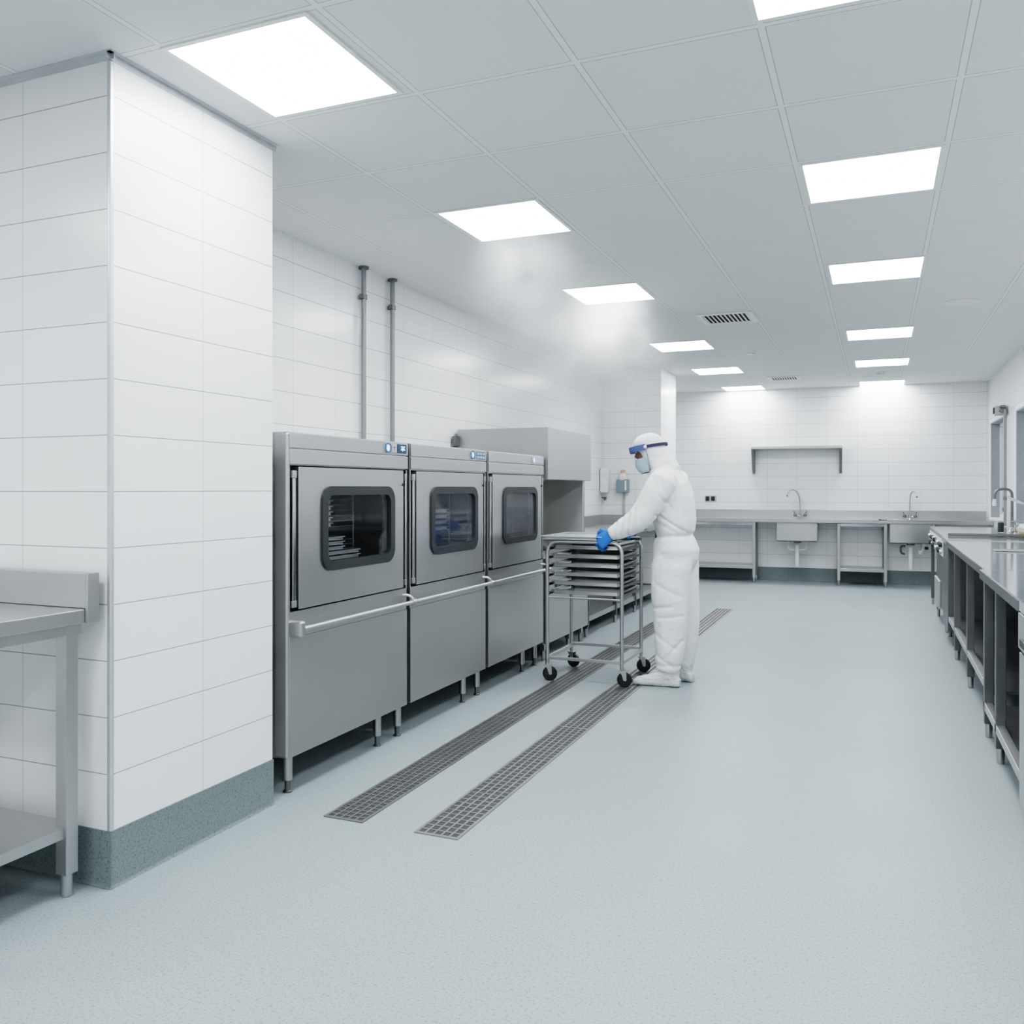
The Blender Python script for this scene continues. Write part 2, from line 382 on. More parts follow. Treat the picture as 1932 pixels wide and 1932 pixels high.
for k, (x, y) in enumerate(zip(LX, LY)):
    near = 'nearest the tiled pillar' if k == 0 else 'counting from the tiled pillar'
    light(x, y if k < 5 else 13.0, .545, .56 if k < 5 else .5, 'glowing square ceiling panel, %s in the row above the ovens, %s' % (ORD[k], near), 'ceiling lights above the ovens')
RY = [2.52, 4.42, 6.34, 8.92, 10.98, 13.12]; RX = [-.06, -.03, -.01, .02, .05, .06]
RN = ['cut off by the picture top', 'first whole panel', 'second whole panel', 'third whole panel', 'fourth whole panel', 'nearest the back wall']
for k, (x, y) in enumerate(zip(RX, RY)):
    light(x, y, .56, .56, 'glowing ceiling panel in row over the open floor, %s' % RN[k], 'ceiling lights over the open floor')
for k, (x, y) in enumerate([(-1.9, .6), (-.06, .6), (-1.9, -1.4), (-.06, -1.4), (-3.8, .6), (-3.8, -1.4)]):  # unseen panels added behind the camera to brighten the room
    light(x, y, .56, .56, 'unseen ceiling panel added for light behind the photographer', 'added unseen lights behind the photographer')

# ---------------------------------------------------------------- ceiling fittings
def vent(x, y, w, label):
    t = thing('ceiling_vent', label, 'ceiling vent', (x, y, H), 0, 'ceiling air vents')
    h = w / 2; b = .045; f = MB()
    f.box(-h, h, -h, -h + b, -.010, -.0005, .002).box(-h, h, h - b, h, -.010, -.0005, .002).box(-h, -h + b, -h + b, h - b, -.010, -.0005, .002).box(h - b, h, -h + b, h - b, -.010, -.0005, .002)
    f.build('frame', 'white_plastic', t)
    MB().box(-h + b, h - b, -h + b, h - b, -.0025, -.0006).build('backing', 'black', t)
    n = 11
    for k in range(n):
        x = -h + b + .010 + (w - 2 * b - .02) * k / (n - 1)
        m = MB(); m.loft([[(x - .011, yy, -.003), (x - .008, yy, -.003), (x + .012, yy, -.012), (x + .009, yy, -.012)] for yy in (-h + b, h - b)])
        m.build('slat', 'white_plastic', t, smooth=0)
vent(-1.18, 7.60, .46, 'square louvred vent in ceiling between the two light rows, the larger')
vent(-1.13, 12.05, .42, 'small distant louvred vent in ceiling close to the back wall')
def detector(x, y, label):
    t = thing('smoke_detector', label, 'smoke detector', (x, y, H), 0, 'smoke detectors')
    MB().lathe((0, 0, 0), [(.055, -.0005), (.055, -.012), (.048, -.018)]).build('base', 'white_plastic', t)
    MB().lathe((0, 0, 0), [(.040, -.017), (.040, -.028), (.030, -.042), (.012, -.046)]).build('sensor_head', 'white_plastic', t)
    MB().lathe((0, 0, 0), [(.0415, -.020), (.0415, -.025)]).build('grille_band', 'reveal', t)
detector(-1.24, 9.56, 'round white smoke detector on ceiling behind the large vent')
detector(.04, 11.9, 'round smoke detector between last two light panels over the open floor')
sp = thing('ceiling_disc', 'flat round pale disc set flush in ceiling near the windowed wall', 'ceiling disc', (.60, 7.66, H))
MB().lathe((0, 0, 0), [(.135, -.0005), (.135, -.006), (.122, -.010), (.118, -.006), (.03, -.006)]).build('rim', 'white_plastic', sp)
MB().lathe((0, 0, 0), [(.117, -.0055), (.117, -.008), (.05, -.009)]).build('disc', 'white', sp)

# ---------------------------------------------------------------- wall pipes above the ovens
def wall_pipe(y, label):
    t = thing('wall_pipe', label, 'pipe', (XL + .035, y, 1.2), 0, 'vertical wall pipes')
    MB().cyl((0, 0, -.4), (0, 0, H - 1.2 - .002), .0165).build('pipe', 'pipe_grey', t)
    MB().lathe((0, 0, H - 1.2), [(.034, -.016), (.034, -.0008)]).build('ceiling_collar', 'steel_dark', t)
    c = MB().lathe((0, 0, 1.385), [(.023, 0), (.023, .03)]).build('clamp', 'steel_dark', t)
    MB().box(-.034, -.012, -.008, .008, 1.388, 1.412).box(-.012, .02, -.036, -.02, 1.385, 1.415).build('clamp_bolt', 'steel_dark', c)
wall_pipe(4.93, 'thin grey vertical pipe above first oven, the one nearer the tiled pillar')
wall_pipe(5.30, 'thin grey vertical pipe above the joint of first and second ovens')

# ---------------------------------------------------------------- trays (shared shape)
def tray_mb(w, d, h, lip=.012, t=.0015):
    mb = MB()
    def loop(a, b, z, r): return [(x, y, z) for x, y in rr(0, 0, a, b, r, 4)]
    mb.loft([loop(w - .04, d - .04, 0, .02), loop(w - .02, d - .02, .004, .025), loop(w - 2 * lip, d - 2 * lip, h, .03), loop(w, d, h, .035), loop(w, d, h - .004, .035),
             loop(w - 2 * lip + .002, d - 2 * lip + .002, h - .004, .03)], cap=False)
    R0 = mb.ring(loop(w - .044, d - .044, .0012, .02)); mb.bm.faces.new(R0)
    return mb

# ---------------------------------------------------------------- ovens
FX = -2.36
def oven(y0, W, label, glass, legs, first=False, digits=1):
    t = thing('oven', label, 'oven', (FX, y0, 0), 0, 'steel ovens in a row')
    D, TOP = -.74, 1.59
    b = MB()
    b.box(D, -.004, 0, W, 1.44, TOP, .012 if first else .004).box(D, -.004, 0, .012, .80, 1.44).box(D, -.004, W - .012, W, .80, 1.44).box(D, D + .02, .012, W - .012, .80, 1.44)
    b.box(D, -.06, 0, W, .165, .80)
    b.build('body', 'steel_front', t)
    # rounded corner column on the exposed end
    if first:
        MB().box(-.075, .0, -.012, .012, .165, TOP - .003, .011, 3).build('corner_post', 'steel_front', t)
        MB().box(D, -.06, -.010, .0, .165, .235).build('base_bracket', 'steel_front', t)
    c = MB(); c.box(-.70, -.06, .03, W - .03, .802, .812).box(-.70, -.06, .03, W - .03, 1.425, 1.438).box(-.70, -.06, .018, .03, .812, 1.425).box(-.70, -.06, W - .03, W - .018, .812, 1.425).box(-.712, -.70, .03, W - .03, .812, 1.425)
    c.build('cavity', 'cavity', t, smooth=0)
    MB().box(-.004, .005, .003, W - .003, 1.518, TOP - .004, .003).build('control_fascia', 'steel_front', t)
    MB().box(-.004, .005, .003, W - .003, 1.447, 1.513, .003).build('lower_fascia', 'steel_front', t)
    # door
    d = MB(); ya, yb, za, zb = .062, W - .052, .808, 1.437
    gy0, gy1, gz0, gz1 = .235, .885, .958, 1.352
    gy0 *= W / 1.04; gy1 *= W / 1.04
    gcy, gcz, gw, gh = (gy0 + gy1) / 2, (gz0 + gz1) / 2, gy1 - gy0, gz1 - gz0
    ring_plate(d, rr((ya + yb) / 2, (za + zb) / 2, yb - ya, zb - za, .006), rr(gcy, gcz, gw - .05, gh - .05, .06), -.05, .004)
    door = d.build('door', 'steel_front', t)
    g = MB(); ring_plate(g, rr(gcy, gcz, gw, gh, .072), rr(gcy, gcz, gw - .085, gh - .085, .042), -.03, .014); g.build('window_gasket', 'gasket', door)
    gl = MB(); A = gl.ring([(.001, y, z) for y, z in rr(gcy, gcz, gw - .084, gh - .084, .042)]); gl.bm.faces.new(A); gl.build('window_glass', glass, door)
    # side rails with dark slots
    for s, (a, e) in enumerate(((.008, .058), (W - .048, W - .006))):
        MB().box(-.05, -.030, a, e, .80, 1.44).build('rail_slot', 'black', t, smooth=0)
        r = MB().box(-.028, .006, a + .013, e - .014, .835, 1.405, .004).build('door_rail', 'chrome', t)
        MB().box(-.03, .008, a + .010, e - .010, 1.385, 1.42, .004).build('rail_bracket', 'steel_tube', r)
        MB().box(-.03, .008, a + .010, e - .010, .818, .85, .004).build('rail_bracket', 'steel_tube', r)
    MB().cyl((-.01, W - .054, 1.362), (.010, W - .054, 1.362), .008).build('door_pin', 'black', t)
    # ledge and bar handle
    lg = MB(); lg.loft([[(-.06, y, .80), (-.003, y, .80), (-.006, y, .6855), (-.06, y, .6855)] for y in (.004, W - .004)]); lg.build('drip_ledge', 'steel_front', t, smooth=20)
    h = MB().cyl((.052, .012 if first else -.02, .728), (.052, W - .02, .728), .0115, 20).build('bar_handle', 'handle_steel', t)
    if first: MB().box(-.02, .068, -.002, .034, .692, .765, .012, 3).build('handle_bracket', 'steel_tube', h)
    MB().tube(rounded_path([(-.03, W - .045, .765), (.03, W - .03, .765), (.052, W - .012, .728)], .02), .008, 8).cyl((.052, W - .045, .728), (.052, W - .005, .728), .017).build('handle_bracket', 'steel_tube', h)
    # lower panel
    MB().box(-.06, .0, .004, W - .004, .165, .684, .002).build('lower_panel', 'steel_front', t)
    if first: MB().box(-.03, .004, .0, .050, .17, .70, .004).build('edge_strip', 'steel_front', t)
    for y in legs: foot_leg(t, -.045, y, .166)
    for y in (.09, W - .09): foot_leg(t, D + .08, y, .166)
    # control panel
    p0 = W - .25
    cp = MB().box(.004, .0075, p0, p0 + .225, 1.528, 1.578, .002).build('control_panel', 'steel_tube' if digits != 3 else 'pale_blue', t)
    ringm = MB(); ring_plate(ringm, rr(p0 + .032, 1.553, .058, .052, .02), rr(p0 + .032, 1.553, .040, .038, .014), .006, .0115); ringm.build('button_ring', 'btn_blue' if digits != 3 else 'pale_blue', cp)
    bt = MB(); bt.loft([[(x, y, z) for y, z in rr(p0 + .032, 1.553, .040 - i * .01, .038 - i * .01, .013 - i * .003)] for i, x in enumerate((.006, .0105))]); bt.build('button', 'btn_white', cp)
    if digits == 1:
        MB().box(.007, .009, p0 + .072, p0 + .118, 1.533, 1.573, .001).build('label_plate', 'grey_label', cp)
        MB().box(.0088, .0095, p0 + .085, p0 + .105, 1.557, 1.561).box(.0088, .0095, p0 + .093, p0 + .097, 1.539, 1.557).build('label_mark', 'gasket', cp)
        MB().box(.007, .0095, p0 + .128, p0 + .222, 1.529, 1.577, .001).build('display', 'navy', cp)
        dm = MB()
        for k in range(4):
            yy = p0 + .162 + (k % 2) * .026; zz = 1.545 + (k // 2) * .016
            dm.box(.0092, .0101, yy, yy + .018, zz, zz + .006)
        dm.box(.0092, .0101, p0 + .168, p0 + .200, 1.552, 1.557).box(.0092, .0101, p0 + .178, p0 + .184, 1.540, 1.566).build('display_digits', 'cyan', cp)
    else:
        MB().box(.007, .0085, p0 + .085, p0 + .222, 1.529, 1.577, .001).build('display', 'btn_blue' if digits == 2 else 'pale_blue', cp)
        dm = MB()
        for i in range(3):
            for j in range(2):
                yy, zz = p0 + .096 + i * .042, 1.534 + j * .022
                dm.box(.008, .0097, yy, yy + .030, zz, zz + .014)
        dm.build('key_pads', 'pale_blue' if digits == 2 else 'grey_label', cp)
    return t
oven(3.135, 1.04, 'steel oven nearest the tiled pillar, clear dark window and full-size bar handle end block', 'glass1', (.05, .80, 1.005), True, 1)
oven(4.205, 1.005, 'middle steel oven of three, with misted window between two neighbours', 'glass2', (.745, .955), False, 2)
oven(5.245, 1.03, 'farthest steel oven of three, fogged window, just behind the tray trolley', 'glass3', (.70, .95), False, 3)
# trays seen inside the ovens
inner = None
def put_tray(x, y, z, label, group):
    global inner
    if inner is None:
        inner = tray_mb(.44, .40, .020).build('oven_tray', 'plate'); o = inner
    else:
        o = inner.copy(); COL.objects.link(o)
    o.location = (x, y, z); tag(o, label, 'tray', group); return o
ON = ['bottom', 'second', 'third', 'fourth', 'fifth', 'sixth', 'seventh']
for k in range(7):
    put_tray(FX - .285, 3.135 + (.50 if k < 4 else .36), .945 + k * .0235, 'pale tray behind first oven window, %s up in the lower stack' % ON[k], 'trays in the first oven')
for k in range(6):
    put_tray(FX - .285, 3.135 + .255, 1.155 + k * .027, 'pale tray behind first oven window, %s up in the upper stack' % ON[k], 'trays in the first oven')
for k in range(4):
    put_tray(FX - .285, 4.205 + .42, 1.09 + k * .035, 'pale tray dimly seen behind the misted middle oven window, %s up' % ON[k], 'trays in the middle oven')
put_tray(FX - .285, 5.245 + .42, 1.0, 'pale tray glinting low behind the fogged far oven window', 'trays in the far oven')
# racks that carry them are part of each oven
for o in [x for x in list(COL.objects) if x.name.startswith('oven') and x.type == 'EMPTY']:
    W = 1.0
    zs = {0: [(.945, 7, .0235), (1.155, 6, .027)], 1: [(1.09, 4, .035)], 2: [(1.0, 1, .03)]}[[3.135, 4.205, 5.245].index(round(o.location.y, 3))]
    ys = {0: (.04, .72), 1: (.2, .75), 2: (.2, .75)}[[3.135, 4.205, 5.245].index(round(o.location.y, 3))]
    r = MB()
    for (z0, n, dz) in zs:
        for k in range(n):
            z = z0 + k * dz - .0042
            for xx in (-.46, -.14): r.cyl((xx, ys[0], z), (xx, ys[1], z), .0035, 6)
    for xx in (-.46, -.14):
        for yy in ys: r.cyl((xx, yy, .812), (xx, yy, 1.32), .005, 6)
    r.build('rack', 'steel_dark', o)

# ---------------------------------------------------------------- pass-through dishwasher with hood
t = thing('hood_dishwasher', 'tall steel hood-type dishwasher beyond the ovens, square hood above splash panel', 'dishwasher', (FX, 6.30, 0))
MB().box(-.74, -.02, .03, 1.10, .13, .86, .006).build('body', 'steel_front', t)
dp = MB().box(-.02, .0, .035, .66, .135, .80, .005).build('front_panel', 'steel_front', t)
MB().box(-.02, .0, .668, 1.095, .135, .80, .005).build('side_front_panel', 'steel_front', t)
bd = MB().box(.0, .004, .235, .395, .556, .596, .002).build('badge', 'gasket', dp)
cu = bpy.data.curves.new('badge_text', 'FONT'); cu.body = 'TWC'; cu.size = .04; cu.extrude = .0006; cu.align_x = 'CENTER'; cu.align_y = 'CENTER'
to = bpy.data.objects.new('tmp_text', cu); COL.objects.link(to)
me = bpy.data.meshes.new_from_object(to.evaluated_get(bpy.context.evaluated_depsgraph_get())); bpy.data.objects.remove(to)
me.materials.append(M['grey_label']); lt = bpy.data.objects.new('badge_letters', me); COL.objects.link(lt); lt.parent = bd
lt.location = (.0048, .315, .576); lt.rotation_euler = (PI / 2, 0, PI / 2)
MB().box(-.74, .01, .02, 1.11, .86, .90, .006).build('wash_table', 'steel', t)
MB().box(-.76, -.73, .02, 1.11, .90, 1.42).box(-.50, -.04, 1.06, 1.075, .90, 1.42).build('splash_panel', 'splash', t)
MB().box(-.76, .02, .03, 1.12, 1.41, 1.815, .004).build('hood', 'steel_hood', t)
MB().box(-.775, -.74, -.035, .032, 1.68, 1.76, .004).build('hood_bracket', 'steel_dark', t)
for y in (.10, .70, 1.02): sq_leg(t, -.05, y, .131, .02)
for y in (.10, 1.02): sq_leg(t, -.68, y, .131, .02)
MB().box(-.03, .0, 1.10, 1.13, .12, .86).box(-.02, .004, 1.104, 1.118, .25, .70, .002).build('side_rail', 'steel_dark', t)
MB().cyl((-.05, 1.10, .90), (-.05, 1.10, 1.41), .016).build('corner_post', 'steel_tube', t)

# bench along the wall up to the niche
t = thing('wall_bench', 'steel bench with undershelf running from dishwasher to the far tiled pillar', 'bench', (-2.40, 7.52, 0))
MB().box(-.72, .0, .0, 2.86, .86, .90, .004).box(-.715, .0, 2.845, 2.86, .90, 1.02).box(-.73, -.715, 0, 2.86, .90, 1.02).build('worktop', 'steel', t)
MB().box(-.68, -.02, .06, 2.80, .13, .18, .004).build('undershelf', 'steel', t)
for y in (.03, .98, 1.75, 2.80): sq_leg(t, -.03, y, .86, .02, 'steel_dark')
for y in (.03, 2.80): sq_leg(t, -.66, y, .86, .02, 'steel_dark')

# niche wall fittings (face y = 10.42)
t = thing('towel_dispenser', 'tall white plastic dispenser on the niche wall beside the hood', 'dispenser', (-3.09, 10.4195, 1.44))
MB().box(-.055, .05, -.10, -.001, -.15, .15, .02, 3).build('case', 'white_plastic', t)
MB().box(-.045, .04, -.104, -.098, .04, .13, .01).build('cover_panel', 'white', t)
MB().box(.012, .020, -.107, -.10, .075, .083).build('lock', 'reveal', t)
t = thing('wall_tap', 'small dark wall valve below the white dispenser', 'tap', (-3.10, 10.42, 1.21))
MB().cyl((0, -.001, 0), (0, -.06, 0), .014).build('body', 'steel_dark', t)
MB().cyl((-.03, -.05, .02), (.03, -.05, .02), .008).build('lever', 'steel_dark', t)
MB().tube(rounded_path([(0, -.055, 0), (0, -.09, 0), (0, -.09, -.06)], .02), .008).build('spout', 'steel_tube', t)
t = thing('sanitiser_dispenser', 'grey-blue wall holder with cream bottle and pink cap', 'dispenser', (-2.862, 10.42, 1.29))
MB().box(-.075, .07, -.10, -.001, 0, .165, .012, 3).build('holder', 'soap_blue', t)
MB().lathe((0, -.052, .155), [(.052, 0), (.052, .045), (.045, .07), (.026, .085)]).build('bottle', 'cream', t)
MB().lathe((0, -.052, .238), [(.027, 0), (.027, .035), (.018, .042)]).build('cap', 'pink', t)
MB().box(.035, .055, -.103, -.097, .03, .15).build('level_window', 'white_plastic', t)
MB().box(-.012, .012, -.02, -.001, -.27, .0).build('conduit', 'grey_label', t)
t = thing('water_pipe', 'pale vertical pipe in the niche corner beside the dishwasher hood', 'pipe', (-3.06, 8.3, .0))
MB().cyl((0, 0, .902), (0, 0, 1.42), .018).build('pipe', 'white_plastic', t)
MB().cyl((-.065, 0, 1.05), (.03, 0, 1.05), .014).build('valve', 'steel_tube', t)
MB().tube(rounded_path([(.03, 0, 1.06), (.07, 0, 1.06), (.07, 0, .99)], .02), .009).build('spout', 'steel_tube', t)

# ---------------------------------------------------------------- left near table
t = thing('steel_table', 'steel worktable with upstand and undershelf in front of the tiled pillar', 'table', (-2.40, 2.155, 0))
MB().box(-1.9, 0, -.66, .0, .898, .945, .005).build('tabletop', 'steel_front', t)
MB().box(-1.9, -.0005, -.045, .0, .9455, 1.062, .005).box(.0005, .014, -.047, .0, .897, 1.064, .003).build('upstand', 'steel_front', t)
MB().box(-1.86, -.035, -.63, -.59, .86, .898).box(-.085, -.035, -.59, -.03, .86, .898).build('apron', 'steel_front', t)
MB().box(-1.86, -.05, -.63, -.03, .195, .232, .003).build('undershelf', 'steel_front', t)
for (x, y) in ((-.062, -.062), (-.062, -.62), (-1.84, -.062), (-1.84, -.62)): sq_leg(t, x, y, .866, .024, 'steel_front')

# ---------------------------------------------------------------- floor drains
def drain(x0, x1, y0, y1, label, mat, cuts, ny):
    t = thing('floor_drain', label, 'floor drain', (0, 0, 0), 0, 'long floor drains')
    t.location = ((x0 + x1) / 2, y0, 0); h = (x1 - x0) / 2; L = y1 - y0; e = .008
    MB().box(-h, h, 0, L, .0004, .0012).build('channel', 'pan', t, smooth=0)
    MB().box(-h, -h + e, 0, L, .0004, .004).box(h - e, h, 0, L, .0004, .004).box(-h + e, h - e, 0, e, .0004, .004).box(-h + e, h - e, L - e, L, .0004, .004).build('frame', mat, t, smooth=0)
    for (a, b) in cuts:
        a, b = max(a - y0, e), min(b - y0, L - e); g = MB(); n = 5; w = 2 * (h - e)
        for i in range(n + 1):
            x = -h + e + w * i / n; g.box(max(x - .0045, -h + e), min(x + .0045, h - e), a, b, .001, .0038)
        m = max(2, round((b - a) / ny))
        for k in range(m + 1):
            y = a + (b - a) * k / m; hw = .004 if k not in (0, m) else .009
            g.box(-h + e, h - e, max(y - hw, a), min(y + hw, b), .001, .0034)
        g.build('grate', mat, t, smooth=0)
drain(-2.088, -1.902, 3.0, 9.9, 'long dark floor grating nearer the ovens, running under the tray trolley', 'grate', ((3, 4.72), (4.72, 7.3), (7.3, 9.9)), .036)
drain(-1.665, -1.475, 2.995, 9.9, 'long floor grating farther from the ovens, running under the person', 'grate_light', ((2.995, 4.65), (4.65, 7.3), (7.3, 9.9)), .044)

# ---------------------------------------------------------------- tray trolley
CXT, CYT = -1.86, 6.0
t = thing('tray_trolley', 'steel tube trolley on four black castors, loaded with trays before the person', 'trolley', (CXT, CYT, 0))
hx, hy, R = .268, .262, .0125
for s, nm in ((-1, 'near'), (1, 'far')):
    MB().tube(rounded_path([(-hx, s * hy, .115), (-hx, s * hy, .972), (hx, s * hy, .972), (hx, s * hy, .115)], .085, 8), R if s > 0 else .0135, 12).build('hoop_frame', 'steel_tube', t)
for s in (-1, 1):
    MB().box(-hx, hx, s * hy - .010, s * hy + .010, .150 if s < 0 else .165, .172 if s < 0 else .187, .003).build('base_rail', 'steel_tube', t)
    MB().box(s * hx - .010, s * hx + .010, -hy, hy, .150, .174, .003).build('base_rail', 'steel_tube', t)
    MB().cyl((s * (hx - .02), -hy, .962), (s * (hx - .02), hy, .962), .009).build('top_rail', 'steel_tube', t)
RZ = [.606, .668, .731, .794, .856, .917]
for z in RZ:
    for s in (-1, 1):
        MB().box(s * hx - .016 * (s > 0) - .0, s * hx + .016 * (s < 0), -hy, hy, z - .0045, z - .0015).box(s * hx - .002, s * hx + .002, -hy, hy, z - .0045, z + .012).build('tray_runner', 'steel_dark', t)
for s in (-1, 1):
    MB().cyl((-hx, s * hy, .585), (hx, s * hy, .585), .008).build('cross_bar', 'steel_tube', t)
for (x, y, a) in ((-hx, -hy, .5), (hx, -hy, .4), (-hx, hy, -.3), (hx, hy, .5)):
    wl = thing('castor', '', '', (0, 0, 0)); del wl['label']; del wl['category']; wl.parent = t; wl.location = (x, y, 0); wl.rotation_euler = (0, 0, a)
    ox = .018
    MB().lathe((ox, 0, .05), [(.012, -.0155), (.044, -.0155), (.05, -.010), (.05, .010), (.044, .0155), (.012, .0155)], 28, 'y').build('wheel', 'rubber', wl)
    fk = MB()
    for q in (-1, 1):
        fk.loft([[(p[0], q * .018, p[1]), (p[0], q * .0205, p[1]), (p[2], q * .0205, p[1]), (p[2], q * .018, p[1])] for p in ((ox - .009, .045, ox + .010), (-.004, .085, .028), (-.022, .112, .024))])
    fk.box(-.024, .026, -.0215, .0215, .108, .114).cyl((0, 0, .113), (0, 0, .128), .011).cyl((ox, -.022, .05), (ox, .022, .05), .007)
    fk.build('fork', 'steel_tube', wl)
MB().box(hx - .055, hx + .012, hy - .10, hy - .03, .968, .986, .003).build('corner_clip', 'gasket', t)
MB().box(hx - .045, hx + .004, hy - .085, hy - .045, .986, .992, .002).build('clip_plate', 'white_plastic', t)
tm = None
names = ['bottom', 'second', 'third', 'fourth', 'fifth', 'sixth']
for k, z in enumerate(RZ):
    if tm is None: tm = tray_mb(.512, .50, .030).build('trolley_tray', 'tray'); o = tm
    else: o = tm.copy(); COL.objects.link(o)
    o.location = (CXT, CYT + (.0 if k < 5 else .012), z - .0010)
    tag(o, 'shallow steel tray on the trolley runners, %s from the bottom' % names[k] if k else 'shallow steel tray on the lowest runners of the trolley', 'tray', 'trays in the trolley')
tt = thing('serving_tray', 'wide bright steel tray lying on top of the trolley', 'tray', (CXT - .075, CYT + .0, .9862))
tray_mb(.48, .60, .026, .024).build('tray', 'foil', tt)
fo = MB(); rows = []
for i in range(9):
    row = []
    for j in range(13):
        x, y = -.215 + .43 * j / 12, -.26 + .52 * i / 8
        row.append(Vector((x, y, .008 + .022 * max(0, noise.noise(Vector((x * 9, y * 9, 2.3))) + .25))))
    rows.append(row)
V = [[fo.bm.verts.new(p) for p in r] for r in rows]
for i in range(8):
    for j in range(12): fo.bm.faces.new((V[i][j], V[i][j + 1], V[i + 1][j + 1], V[i + 1][j]))
fo.build('foil_sheet', 'foil', tt, smooth=60)

# ---------------------------------------------------------------- person
PX, PY = -1.33, 5.98
person = thing('person', 'person in white hooded coverall, blue gloves and face shield, leaning over the tray trolley', 'person', (PX, PY, 0), PI)
def ell(c, u, v, n=24):
    c, u, v = Vector(c), Vector(u), Vector(v)
    return [c + u * math.cos(2 * PI * k / n) + v * math.sin(2 * PI * k / n) for k in range(n)]
def vstack(mb, rows, n=24):     # rows: (cx, cy, z, half depth, half width) horizontal ellipses
    R = [ell((cx, cy, z), (hd, 0, 0), (0, hw, 0), n) for cx, cy, z, hd, hw in rows]; mb.loft(R)
def limb(mb, pts, n=20, side=Vector((0, 1, 0))):   # pts: (pos, r_in_plane, r_side)
    P = [Vector(p[0]) for p in pts]; rings = []
    for i, p in enumerate(P):
        tdir = (P[min(i + 1, len(P) - 1)] - P[max(i - 1, 0)]).normalized()
        u = tdir.cross(side).normalized(); w = tdir.cross(u).normalized()
        rings.append(ell(p, u * pts[i][1], w * pts[i][2], n))
    mb.loft(rings)
def fuse(mb, voxel, smooth_it, name, mat, parent, folds=(), fbm=0, fscale=8, post=None):
    bm = mb.bm; bmesh.ops.recalc_face_normals(bm, faces=bm.faces[:])
    me = bpy.data.meshes.new('tmp'); bm.to_mesh(me); bm.free()
    o = bpy.data.objects.new('tmp', me); COL.objects.link(o)
    r = o.modifiers.new('r', 'REMESH'); r.mode = 'VOXEL'; r.voxel_size = voxel
    s = o.modifiers.new('s', 'SMOOTH'); s.factor = .5; s.iterations = smooth_it
    dg = bpy.context.evaluated_depsgraph_get(); me2 = bpy.data.meshes.new_from_object(o.evaluated_get(dg)); bpy.data.objects.remove(o)
    me2.name = name
    nrm = [v.normal.copy() for v in me2.vertices]
    for v, nn in zip(me2.vertices, nrm):
        d = 0
        p = v.co
        if fbm:
            q = Vector((p.x * fscale, p.y * fscale, p.z * fscale * 1.5))
            q2 = Matrix.Rotation(.7, 3, 'Y') @ Vector((p.x * fscale * 3.2, p.y * fscale * 1.2, p.z * fscale * 1.1))
            d += fbm * (noise.noise(q) + (1 - abs(noise.noise(q2)) * 2) * .7 - .35)
        for (a, b, depth, wid) in folds:
            ax, az, bx, bz = *a, *b; dx, dz = bx - ax, bz - az
            tt_ = max(0, min(1, ((p.x - ax) * dx + (p.z - az) * dz) / (dx * dx + dz * dz)))
            dd = math.hypot(p.x - ax - dx * tt_, p.z - az - dz * tt_)
            if p.y > -.05: d -= depth * math.exp(-(dd / wid) ** 2)
        v.co = p + nn * d
    for p in me2.polygons: p.use_smooth = True
    me2.materials.clear(); me2.materials.append(M[mat])
    ob = bpy.data.objects.new(name, me2); COL.objects.link(ob); ob.parent = parent
    return ob
# --- body: head with face, neck and hands' wrists hidden by clothing
hb = MB()
HC = Vector((.135, 0, 1.605))
TILT = Matrix.Rotation(.22, 3, 'Y')
def hp(x, y, z): return HC + TILT @ Vector((x, y, z))
def head_ring(z, cx, hd, hw, n=24): return [hp(cx + hd * math.cos(2 * PI * k / n), hw * math.sin(2 * PI * k / n), z) for k in range(n)]
hb.loft([head_ring(*r) for r in ((-.135, .035, .020, .022), (-.12, .03, .045, .042), (-.085, .02, .068, .056), (-.04, .012, .080, .066), (.0, .008, .087, .071), (.05, .0, .089, .073), (.085, -.003, .074, .062), (.108, -.005, .040, .035))])
hb.loft([[hp(.085, -.012, .02), hp(.085, .012, .02), hp(.075, .008, .03)], [hp(.112, -.015, -.022), hp(.112, .015, -.022), hp(.09, 0, -.01)], [hp(.095, -.014, -.035), hp(.095, .014, -.035), hp(.08, 0, -.03)]])
limb(hb, [((.02, 0, 1.42), .06, .065), ((.06, 0, 1.50), .058, .058), ((.11, 0, 1.56), .055, .055)])
vstack(hb, [(-.03, 0, 1.10, .08, .12), (-.02, 0, 1.25, .09, .14), (.0, 0, 1.38, .085, .14), (.01, 0, 1.44, .06, .09)])
body = fuse(hb, .006, 4, 'body', 'skin', person)
for s in (-1, 1):
    e = MB(); c = hp(.078, s * .030, .005); e.lathe(c, [(.001, -.012), (.008, -.009), (.012, 0), (.008, .009), (.001, .012)], 14); e.build('eye', 'lens_white', body)
    b_ = MB(); b_.tube([hp(.080, s * .015, .028), hp(.086, s * .030, .032), hp(.074, s * .050, .026)], .004, 8); b_.build('eyebrow', 'gasket', body)
MB().tube([hp(.084, -.022, -.068), hp(.091, 0, -.066), hp(.084, .022, -.068)], .005, 8).build('lips', 'pink', body)
# --- coverall
sb = MB()
vstack(sb, [(-.055, 0, .78, .11, .16), (-.055, 0, .86, .152, .198), (-.055, 0, .93, .158, .205), (-.046, 0, .99, .140, .192), (-.042, 0, 1.025, .120, .176), (-.046, 0, 1.055, .135, .19), (-.044, 0, 1.12, .146, .198),
            (-.040, 0, 1.20, .146, .202), (-.028, 0, 1.30, .146, .208), (-.008, 0, 1.38, .138, .205), (.012, 0, 1.44, .112, .172), (.030, 0, 1.485, .092, .125), (.045, 0, 1.52, .085, .095), (.06, 0, 1.545, .06, .07)])
